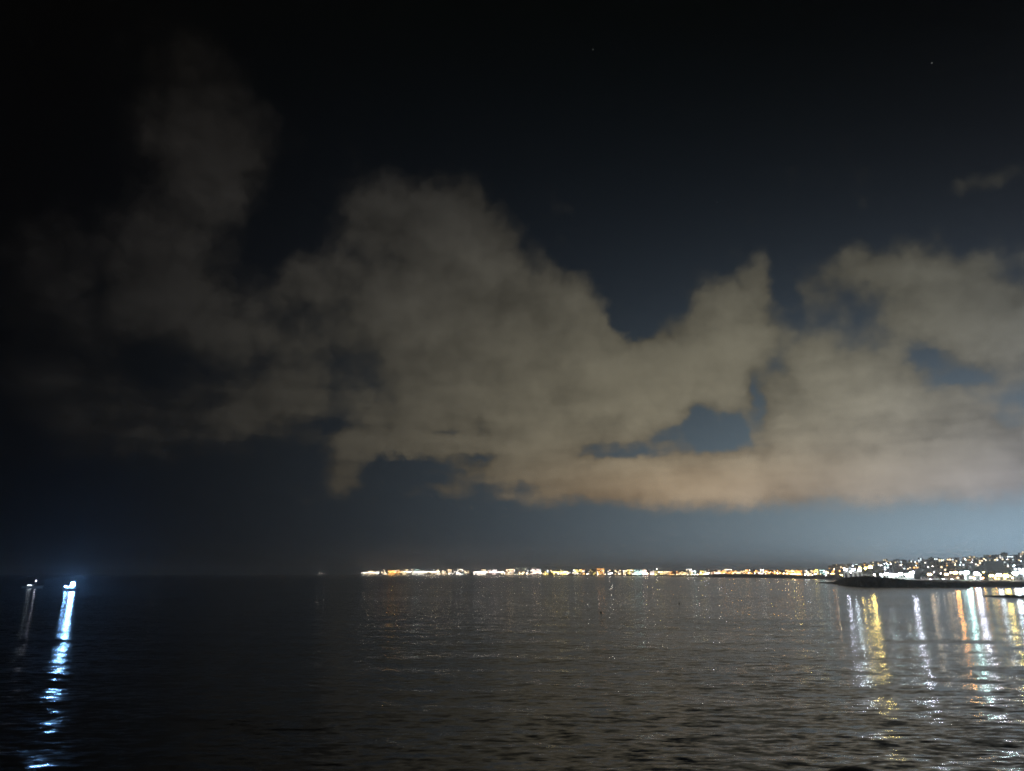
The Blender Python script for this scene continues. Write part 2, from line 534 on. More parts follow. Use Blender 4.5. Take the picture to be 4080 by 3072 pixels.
# ------------------------------------------------------------------ land
WATERLINE = [(1395, 2292.6), (1440, 2292.4), (2000, 2293.2), (2400, 2294.5), (2700, 2297), (2900, 2300), (3100, 2303), (3300, 2307), (3420, 2312)]
GROUND = [(1380, 1.0), (1450, 2.2), (2700, 2.6), (2800, 4), (2860, 7), (3130, 6.2), (3200, 4), (3300, 3.6), (3420, 3)]


def shore_y(px):
    return yat(interp(WATERLINE, px))


def far_ground(px, back):
    g = interp(GROUND, px)
    return g + min(480.0, max(0.0, back - 60)) * interp([(1400, 0), (1500, .02), (2300, .02), (2700, .014), (2840, .004), (3420, .004)], px)


def build_far_shore():
    cols = list(range(1392, 3440, 16))
    rows = []
    for back in (0, 6, 60, 160, 320, 560, 1100):
        row = []
        for px in cols:
            Y = shore_y(px) + back
            row.append((xat(px, Y), Y, -1.5 if back == 0 else far_ground(px, back) + (random.uniform(-.6, .6) if back > 60 else 0)))
        rows.append(row)
    rows.append([(x, y + 40, -2) for x, y, z in rows[-1]])
    structure(grid_mesh('far_shore', rows, EARTH))


build_far_shore()
NEAR_FRONT = [(3250, 1250), (3340, 1000), (3400, 800), (3560, 680), (3700, 590), (3840, 492), (3960, 480), (4080, 478), (4500, 470)]
HILL = [(3250, 14), (3400, 20), (3520, 27), (3700, 30), (3900, 34), (4080, 44), (4500, 55)]


def near_ground(px, Y):
    f = interp(NEAR_FRONT, px)
    back = Y - f
    g = min(2.8, 2.8 * max(0, back) / 14)
    t = min(1.0, max(0.0, (Y - 820) / 1890))
    return g + (5.2 + (interp(HILL, px) - 8) * 1.76) * t * t * (3 - 2 * t)


def slope_y(Y):
    """the hill stands well behind the quay"""
    return Y if Y < 1000 else 820 + (Y - 820) * 2.7


def build_near_land():
    cols = list(range(3250, 4520, 15))
    rows = []
    for k, back in enumerate((-4, 0, 4, 9, 14, 60, 150, 260, 400, 600, 850, 1150, 1500, 1900, 2400)):
        row = []
        for px in cols:
            Y = interp(NEAR_FRONT, px) + back
            z = -1.5 if back < 0 else near_ground(px, Y) + random.uniform(-.25, .25) * (back > 0)
            row.append((xat(px, Y), Y, z))
        rows.append(row)
    rows.append([(x, y + 60, -2) for x, y, z in rows[-1]])
    o = grid_mesh('shore_ground', rows, EARTH)
    o.data.materials.append(BEACH)
    for p in o.data.polygons:
        if p.center.z < 2.9 and p.center.y < 640 and p.center.x > 290:
            p.material_index = 1
    structure(o)


build_near_land()


def build_breakwater():
    # rubble mound: base line, crest line, shaped by traced heights; rough as heaped stone
    tab = [(3262, 2322.5, .35), (3300, 2325, 1.0), (3318, 2327, 1.8), (3342, 2330, 3.6), (3362, 2333, 5.4), (3400, 2336, 6.2), (3440, 2338, 6.5), (3490, 2338.5, 6.3),
           (3530, 2339, 5.6), (3560, 2339, 5.2), (3640, 2340, 4.1), (3700, 2340.5, 3.2), (3780, 2341, 2.7), (3850, 2341, 2.3)]
    px_, by, cz = zip(*tab)
    rows = []
    prof = [(-3, -.25), (0, 0), (.12, .22), (.3, .5), (.5, .78), (.62, .97), (.75, 1.0), (.9, .97), (1.1, .7), (1.4, .2), (1.6, -.3)]
    cols = np.linspace(3255, 3855, 170)
    rng = random.Random(3)
    for t, f in prof:
        row = []
        for px in cols:
            Yb = yat(float(np.interp(px, px_, by)))
            h = float(np.interp(px, px_, cz))
            wdt = 3 + h * 1.9
            Y = Yb + (t if t < 0 else t * wdt)
            z = f * h if f >= 0 else f * 3
            j = .35 if f > 0 else .15
            row.append((xat(px, Y) + rng.uniform(-j, j), Y + rng.uniform(-.6, .6), z + rng.uniform(-j, j) * (f > .05)))
        rows.append(row)
    o = grid_mesh('breakwater', rows, ROCK)
    o['label'] = 'long dark stone breakwater mound in front of the glaring harbour lights'
    o['category'] = 'breakwater'


build_breakwater()


def rock(name, label, cat, px, py, Y, w, d, h, seed, sub=4, rough=.055):
    rng = np.random.default_rng(seed)
    bm = bmesh.new()
    ball(bm, (0, 0, 0), 1.0, sub)
    ph = rng.uniform(0, 6.28, (9, 3))
    kk = rng.normal(0, 2.3, (9, 3))
    for v in bm.verts:
        c = np.array(v.co)
        k = 1 + sum(rough * math.sin(float(kk[i] @ c) + ph[i, 0]) for i in range(9)) + rng.uniform(-.012, .012)
        v.co = Vector((c[0] * w * k, c[1] * d * k, c[2] * h * k))
    p = at(px, py, Y)
    o = link_mesh(name, bm, ROCK, None, True)
    o.location = (p.x, Y, 0)
    o['label'] = label
    o['category'] = cat
    return o


rock('boulder', 'dark rounded boulder just breaking the lower edge of the water in front', 'rock', 3395, 3055, 22, 2.1, 1.6, 2.5, 4)
rock('reef_rock', 'low dark reef hump awash before the lit beach, highest of its row', 'rock', 4050, 2370, 268, 2.6, 4, .95, 8, 4, .1)
rock('reef_rock', 'dark reef rock at the shore end of the row, cut by the picture edge', 'rock', 4078, 2370, 272, 1.6, 3, .6, 12, 4, .1)
rock('reef_rock', 'broad dark reef rock touching the highest hump on its seaward side', 'rock', 4018, 2370, 271, 2.2, 3, .6, 13, 4, .1)
rock('reef_rock', 'long flat dark reef rock barely above the water in the middle of the row', 'rock', 3982, 2368, 274, 2.9, 3, .4, 9, 4, .1)
rock('reef_rock', 'thin dark reef rock next to the outermost one', 'rock', 3952, 2367, 278, 1.8, 2, .3, 14, 4, .1)
rock('reef_rock', 'small outermost rock of the dark reef, farthest from the shore edge', 'rock', 3928, 2366, 280, 1.4, 2, .22, 10, 4, .1)

# ------------------------------------------------------------------ lamps
BULB = {}


def bulb_mesh(hue, strength, fineness):
    m = glow(hue, strength)
    k = (m.name, fineness)
    if k not in BULB:
        BULB[k] = mesh_of(lambda b: ball(b, (0, 0, 0), 1.0, fineness), 'lamp', m)
    return BULB[k]


POLE = mesh_of(lambda b: bar(b, (0, 0, 0), (0, 0, 1), .13, .07), 'pole', STEEL)
ARM = mesh_of(lambda b: (bar(b, (0, 0, 0), (.9, -.9, .25), .05), box(b, .6, 1.25, -1.25, -.6, .2, .42)), 'arm', STEEL)
MASTHEAD = mesh_of(lambda b: (box(b, -1.3, 1.3, -.1, .1, -.15, .15), box(b, -1.2, -.4, -.3, -.12, -.3, .4), box(b, .4, 1.2, -.3, -.12, -.3, .4)), 'crossbar', DARK)


def lamp(px, py, Y, gz, hue, I, r, label, group=None, kind='street', fineness=1):
    """a lamp whose light stands at height seen at (px, py); I is its intensity"""
    p = at(px, py, Y)
    hgt = max(2.5, p.z - gz)
    t = thing('street_lamp' if kind == 'street' else 'floodlight_mast', label, 'street lamp' if kind == 'street' else 'floodlight',
              (p.x, Y, gz - .3), -math.atan2(p.x, Y), group)
    place('pole', POLE, t, (0, 0, 0), (1.2, 1.2, hgt + .3))
    st = I / (math.pi * r * r)
    if kind == 'street':
        place('arm', ARM, t, (0, 0, hgt + .1))
        place('lamp', bulb_mesh(hue, st, fineness), t, (.9, -.95 - r, hgt + .1), (r, r, r * .8))
    else:
        place('crossbar', MASTHEAD, t, (0, 0, hgt + .3), (max(1, r), 1, max(1, r)))
        st /= 2
        for s in (-.8, .8):
            k = max(1, r)
            place('lamp', bulb_mesh(hue, st, fineness), t, (s * k, -.35 - r, hgt + .35), (r, r, r))
    return t


# ------------------------------------------------------------------ buildings
WALL = {'cream': material('cream_plaster', (.5, .43, .32), .85, .15, .2), 'ochre': material('sodium_tinted_plaster', (.5, .36, .2), .85, .15, .2),  # ochre holds the orange cast of sodium lamps in its base colour
        'grey': material('grey_render', (.32, .32, .3), .85, .15, .2), 'pink': material('pink_plaster', (.5, .36, .31), .85, .15, .2),
        'white': material('white_render', (.72, .71, .68), .8, .06, .2), 'green': material('grey_green_render', (.34, .4, .33), .85, .15, .2),
        'brick': material('brick_wall', (.33, .17, .11), .85, .2, .3), 'metal': material('sheet_metal', (.5, .5, .48), .6, .12, .3)}
TILE = material('roof_tile', (.22, .12, .09), .85, .25, .6)
FELT = material('flat_roof_felt', (.09, .09, .09), .9, .25, .4)
DARKGLASS = material('dark_window_glass', (.02, .025, .03), .08, .1, 1.0)
PANE = {}


def pane(m):
    if m.name not in PANE:
        PANE[m.name] = mesh_of(lambda b: box(b, -.5, .5, -.06, .02, 0, 1), 'window', m)
    return PANE[m.name]


def building(name, label, px0, px1, ptop, Y, wall, floors, cols, lit=.4, hue='warm', roof='flat', glow_=3.0, turn=0.0, depth=14, gz=None, group=None, cat='building', seed=None):
    rng = random.Random(seed if seed is not None else int(px0 * 7 + ptop))
    pc = (px0 + px1) / 2
    g = (far_ground(pc, Y - shore_y(pc)) if pc < 3330 else near_ground(pc, Y)) if gz is None else gz
    a, b = at(px0, ptop, Y), at(px1, ptop, Y)
    azm = math.atan2((a.x + b.x) / 2, Y)
    w = abs(b.x - a.x) * math.cos(azm)
    h = max(3.0, a.z - g)
    t = thing(name, label, cat, ((a.x + b.x) / 2, Y, g), -azm + turn, group)
    bm = bmesh.new()
    rh = 0.0 if roof == 'flat' else min(h * .28, 3.2)
    box(bm, -w / 2, w / 2, 0, depth, -3, h - rh)
    link_mesh('wall', bm, WALL[wall], t)
    bm = bmesh.new()
    if roof == 'flat':
        box(bm, -w / 2 - .15, w / 2 + .15, -.15, depth + .15, h - .35, h + .25)
        if w > 12:
            x = rng.uniform(-w / 3, w / 3)
            box(bm, x - 2, x + 2, depth * .4, depth * .7, h + .25, h + 2.2)
    elif roof == 'gable':
        e = .4
        v = [bm.verts.new(p) for p in ((-w / 2 - e, -e, h - rh), (w / 2 + e, -e, h - rh), (w / 2 + e, depth + e, h - rh), (-w / 2 - e, depth + e, h - rh), (-w / 2 - e, depth / 2, h), (w / 2 + e, depth / 2, h))]
        for f in ((0, 1, 5, 4), (2, 3, 4, 5), (3, 0, 4), (1, 2, 5), (3, 2, 1, 0)):
            bm.faces.new([v[i] for i in f])
    link_mesh('roof', bm, FELT if roof == 'flat' else TILE, t)
    fh = (h - rh) / floors
    cw = w / cols
    for i in range(floors):
        for j in range(cols):
            on = rng.random() < lit
            m = glow(hue if rng.random() < .75 else rng.choice(['white', 'warm', 'cool']), glow_ * rng.uniform(.4, 1.6), False) if on else DARKGLASS
            place('window', pane(m), t, (-w / 2 + (j + .5) * cw, -.04, i * fh + fh * .3), (cw * .5, 1, fh * .5))
    return t

# ------------------------------------------------------------------ the town across the bay, from its far end to the near one
# (first px, last px, top py, metres behind the waterline, wall, floors, columns, share lit, light, roof, label)
TOWN = [
    (1447, 1466, 2277, 60, 'white', 2, 4, .3, 'white', 'gable', 'small white quay house at the far tip of the lit shore'),
    (1468, 1492, 2275, 70, 'cream', 3, 4, .4, 'warm', 'flat', 'cream three storey house second from the far tip of the shore'),
    (1476, 1490, 2270, 300, 'pink', 3, 3, .5, 'warm', 'flat', 'pink house on the slope above the far tip of the shore'),
    (1494, 1512, 2273, 80, 'white', 3, 3, .4, 'white', 'gable', 'white gabled house just before the small gap in the quay lights'),
    (1518, 1542, 2277, 60, 'grey', 2, 4, .5, 'warm', 'flat', 'grey shed between the gap and the orange floodlit depot'),
    (1524, 1540, 2270, 320, 'cream', 3, 3, .4, 'warm', 'flat', 'cream house on the slope behind the grey quay shed'),
    (1546, 1580, 2272, 60, 'ochre', 3, 5, .6, 'sodium', 'flat', 'ochre depot washed in strong orange light near the far shore tip'),
    (1583, 1592, 2270, 60, 'ochre', 4, 2, .6, 'sodium', 'flat', 'narrow ochre tower beside the orange floodlit depot'),
    (1596, 1640, 2277, 55, 'cream', 2, 6, .2, 'warm', 'flat', 'first long pale added quay shed after the orange depot'),  # quay sheds added as bright faces that thicken the floodlight blaze
    (1600, 1646, 2268, 330, 'grey', 3, 7, .4, 'warm', 'flat', 'long grey block on the slope above the pale quay sheds'),
    (1642, 1688, 2276, 55, 'white', 2, 6, .2, 'white', 'gable', 'white gabled added quay shed lit brightest of the pale row'),
    (1650, 1680, 2268, 340, 'green', 3, 5, .4, 'cyan', 'flat', 'greenish block with cold lit windows above the white gabled shed'),
    (1690, 1708, 2278, 55, 'cream', 2, 3, .3, 'warm', 'flat', 'small cream added quay shed between the white shed and the domed hall'),
    (1710, 1756, 2276, 60, 'cream', 2, 6, .2, 'warm', 'flat', 'wide cream added customs shed below the stepped hall'),
    (1726, 1748, 2266, 300, 'cream', 4, 4, .35, 'warm', 'gable', 'cream stepped hall rising behind the wide customs shed'),
    (1760, 1782, 2276, 110, 'grey', 2, 4, .5, 'warm', 'flat', 'dim grey house among separate round lamps past the customs shed'),
    (1784, 1800, 2268, 280, 'pink', 4, 3, .5, 'warm', 'flat', 'pink apartment house above the separate round lamps'),
    (1802, 1814, 2273, 120, 'brick', 3, 2, .4, 'warm', 'gable', 'small brick house squeezed beside the pink apartment house'),
    (1816, 1846, 2278, 60, 'white', 2, 4, .3, 'white', 'gable', 'white boat shed with a blazing front in mid shore'),
    (1822, 1846, 2267, 300, 'cream', 4, 4, .5, 'white', 'flat', 'cream apartment block over the white boat shed'),
    (1850, 1876, 2275, 130, 'grey', 3, 4, .5, 'warm', 'flat', 'grey apartment block to the east of the white boat shed'),
    (1886, 1936, 2277, 60, 'white', 2, 7, .2, 'white', 'flat', 'long white added terminal shed, first of two before the cranes'),  # terminal sheds added likewise, to throw back the floodlights
    (1910, 1944, 2268, 280, 'grey', 3, 5, .4, 'warm', 'flat', 'grey office block above the first long terminal shed'),
    (1938, 1990, 2276, 60, 'pink', 2, 7, .3, 'pink', 'flat', 'pinkish added terminal shed, second of two before the cranes'),
    (1950, 1980, 2267, 260, 'pink', 3, 5, .5, 'pink', 'gable', 'pink hall with tiled roof above the pinkish terminal shed'),
    (1992, 2010, 2275, 90, 'green', 2, 3, .5, 'warm', 'flat', 'greenish low house just past the terminal sheds'),
    (2013, 2046, 2267, 90, 'brick', 4, 6, .6, 'warm', 'flat', 'brown apartment block with scattered lit windows next to the cranes'),
    (2066, 2092, 2277, 60, 'ochre', 2, 4, .4, 'warm', 'flat', 'ochre port office between the two crane legs'),
    (2100, 2118, 2272, 150, 'brick', 3, 3, .6, 'warm', 'flat', 'dark brick block close behind the second crane'),
    (2118, 2156, 2267, 200, 'brick', 4, 6, .6, 'pink', 'flat', 'brown stepped apartments before the long yellow hall'),
    (2160, 2264, 2275, 70, 'cream', 2, 12, .2, 'yellow', 'flat', 'longest hall of the shore with a solid yellow floodlit face'),
    (2178, 2240, 2271, 260, 'ochre', 3, 9, .3, 'warm', 'flat', 'ochre block peeping over the long yellow hall'),
    (2268, 2286, 2280, 80, 'brick', 2, 3, .5, 'pink', 'flat', 'low brick house at the end of the yellow hall'),
    (2284, 2314, 2269, 120, 'green', 4, 6, .5, 'yellow', 'flat', 'grey green block of flats past the yellow hall'),
    (2314, 2330, 2269, 110, 'ochre', 5, 3, .5, 'sodium', 'flat', 'ochre tower house joined to the grey green flats'),
    (2332, 2350, 2276, 130, 'grey', 3, 3, .3, 'warm', 'flat', 'dim grey house behind the lone white quay lamp'),
    (2350, 2374, 2269, 120, 'ochre', 4, 4, .4, 'yellow', 'flat', 'ochre block beside the orange lit rooftop block'),
    (2378, 2408, 2265, 110, 'ochre', 5, 5, .7, 'sodium', 'flat', 'taller block whose front glows orange with many windows'),
    (2420, 2446, 2270, 110, 'grey', 4, 4, .3, 'warm', 'flat', 'grey block right behind the widest white quay lamp'),
    (2448, 2474, 2271, 120, 'cream', 4, 4, .4, 'warm', 'flat', 'cream block with one lit corner past the widest quay lamp'),
    (2476, 2498, 2272, 120, 'pink', 3, 4, .5, 'warm', 'flat', 'pink block with warm windows, in the dim middle of the shore'),
    (2498, 2524, 2270, 130, 'ochre', 4, 4, .5, 'yellow', 'flat', 'ochre block with a bright roof lamp in the dim middle of the shore'),
    (2526, 2556, 2271, 150, 'green', 4, 5, .15, 'cyan', 'flat', 'plain grey green block with almost no lit windows'),
    (2558, 2582, 2270, 70, 'pink', 4, 4, .6, 'pink', 'flat', 'pinkish quay hotel behind a cluster of fierce warm lamps'),
    (2584, 2606, 2276, 110, 'brick', 3, 4, .5, 'pink', 'flat', 'brick house to the east of the pinkish quay hotel'),
    (2608, 2642, 2276, 200, 'cream', 3, 5, .5, 'yellow', 'flat', 'cream block crowned by a high round lamp'),
    (2644, 2664, 2276, 160, 'grey', 3, 4, .15, 'warm', 'flat', 'dark grey block past the high round lamp'),
    (2666, 2700, 2276, 140, 'brick', 3, 5, .4, 'sodium', 'flat', 'low dark brick row with a few orange windows'),
    (2702, 2726, 2272, 170, 'cream', 3, 4, .4, 'warm', 'gable', 'cream gabled house before the terrace with a roof lamp'),
    (2726, 2752, 2271, 170, 'grey', 4, 4, .4, 'warm', 'flat', 'grey terrace below the white strip of roof light'),
    (2732, 2756, 2266, 420, 'white', 3, 4, .6, 'white', 'flat', 'white villa highest on the slope in the middle of the bay'),
    (2754, 2780, 2274, 150, 'green', 3, 4, .5, 'cyan', 'flat', 'green tinted house behind the twin white quay lamps'),
    (2782, 2806, 2274, 160, 'ochre', 3, 4, .5, 'yellow', 'flat', 'ochre house with yellow windows just behind the blue white moorings'),
    (2808, 2838, 2270, 200, 'grey', 4, 5, .3, 'warm', 'flat', 'grey apartment house above the blue white moorings'),
    (2838, 2870, 2272, 190, 'cream', 3, 6, .4, 'warm', 'flat', 'pale cream block starting the long orange row'),
    (2872, 2900, 2272, 200, 'ochre', 3, 5, .5, 'sodium', 'flat', 'ochre block second in the long orange row above the dark bank'),
    (2884, 2916, 2267, 420, 'cream', 3, 5, .5, 'white', 'flat', 'cream villa peeping over the start of the orange row'),
    (2902, 2934, 2274, 200, 'ochre', 3, 6, .5, 'sodium', 'flat', 'ochre block third in the long orange row above the dark bank'),
    (2936, 2966, 2274, 210, 'cream', 3, 6, .3, 'warm', 'flat', 'cream block fourth in the long orange row above the dark bank'),
    (2968, 2990, 2270, 200, 'ochre', 4, 4, .5, 'sodium', 'flat', 'brightest ochre block in the middle of the long orange row'),
    (2992, 3014, 2272, 205, 'pink', 3, 4, .4, 'sodium', 'flat', 'pinkish block beside the brightest one of the orange row'),
    (3014, 3028, 2273, 200, 'ochre', 3, 3, .4, 'sodium', 'flat', 'narrow ochre block before the one with the white top'),
    (3028, 3044, 2268, 205, 'white', 4, 3, .5, 'white', 'flat', 'block with a white lit top floor in the orange row'),
    (3046, 3080, 2271, 200, 'ochre', 4, 6, .4, 'sodium', 'flat', 'wide ochre block past the white topped one'),
    (3082, 3120, 2272, 190, 'pink', 4, 6, .3, 'sodium', 'flat', 'dull pink block closing the long orange row'),
    (3128, 3146, 2271, 150, 'ochre', 5, 3, .5, 'sodium', 'flat', 'first of three tall orange flats near the breakwater tip'),
    (3147, 3168, 2271, 150, 'ochre', 5, 4, .5, 'yellow', 'flat', 'middle one of three tall orange flats near the breakwater tip'),
    (3169, 3196, 2272, 150, 'ochre', 5, 5, .6, 'sodium', 'flat', 'widest of three tall orange flats near the breakwater tip'),
    (3204, 3238, 2272, 150, 'grey', 4, 6, .1, 'warm', 'flat', 'blank grey block between the orange flats and the glowing tower'),
    (3240, 3260, 2268, 140, 'ochre', 5, 3, .8, 'yellow', 'flat', 'small tower glowing yellow all over, before the breakwater tip'),
    (3264, 3286, 2271, 150, 'green', 5, 3, .5, 'cyan', 'flat', 'grey green block with pale lit floors beside the glowing tower'),
    (3287, 3302, 2275, 150, 'grey', 4, 2, .1, 'warm', 'flat', 'dark narrow block behind the breakwater tip'),
    (3305, 3324, 2271, 140, 'brick', 4, 3, .6, 'sodium', 'flat', 'reddish block with orange floors behind the breakwater tip'),
]
for k, (a, b, top, back, wall, fl, colm, lit, hue, roof, lab) in enumerate(TOWN):
    building('building', lab, a, b, top, shore_y((a + b) / 2) + back, wall, fl, colm, min(.9, (lit if lit > .2 else lit + .4) * 1.35), hue, roof, 9.0, random.uniform(-.12, .12), 16, group='buildings on the shore across the bay')  # more and stronger window glow, standing in for floodlit fronts

# lamps: (px, py, metres behind the waterline, light, intensity, size, label)
ROW_A = 'white lamp in the unbroken glaring row on the far tip of the shore'
ROW_B = 'lamp in the unbroken glaring row before the pale quay sheds'
ROW_C = 'white lamp in the unbroken glaring row before the two terminal sheds'
ROW_D = 'yellowish lamp in the solid blaze along the longest yellow hall'
ROW_E = 'orange lamp along the foot of the long orange row of blocks'
far_lamps = []
for i, px in enumerate((1442, 1450, 1458, 1466, 1475, 1483, 1491, 1499, 1507)):
    far_lamps.append((px, 2282 - (i % 3) * .7, 46, 'white', 1500, .9, ROW_A, 'lamps on the far tip'))
for i, px in enumerate(range(1596, 1756, 8)):
    far_lamps.append((px, 2280 - (i % 4), 43, ('warm', 'white', 'white')[i % 3] if px < 1650 or px > 1690 else 'white', 1900, .9, ROW_B, 'lamps before the pale sheds'))
for i, px in enumerate(range(1890, 2010, 9)):
    far_lamps.append((px, 2281 - (i % 3), 47, ('white', 'white', 'pink')[i % 3], 1900, .9, ROW_C, 'lamps before the terminal sheds'))
for i, px in enumerate(range(2128, 2266, 9)):
    far_lamps.append((px, 2282 - (i % 3) * .8, 58, ('yellow', 'warm')[i % 2], 1500, .8, ROW_D, 'lamps along the yellow hall'))
for i, px in enumerate(range(2846, 3126, 20)):
    far_lamps.append((px, 2280 + (i % 2), 172, 'sodium', 330, .4, ROW_E, 'lamps along the orange row'))
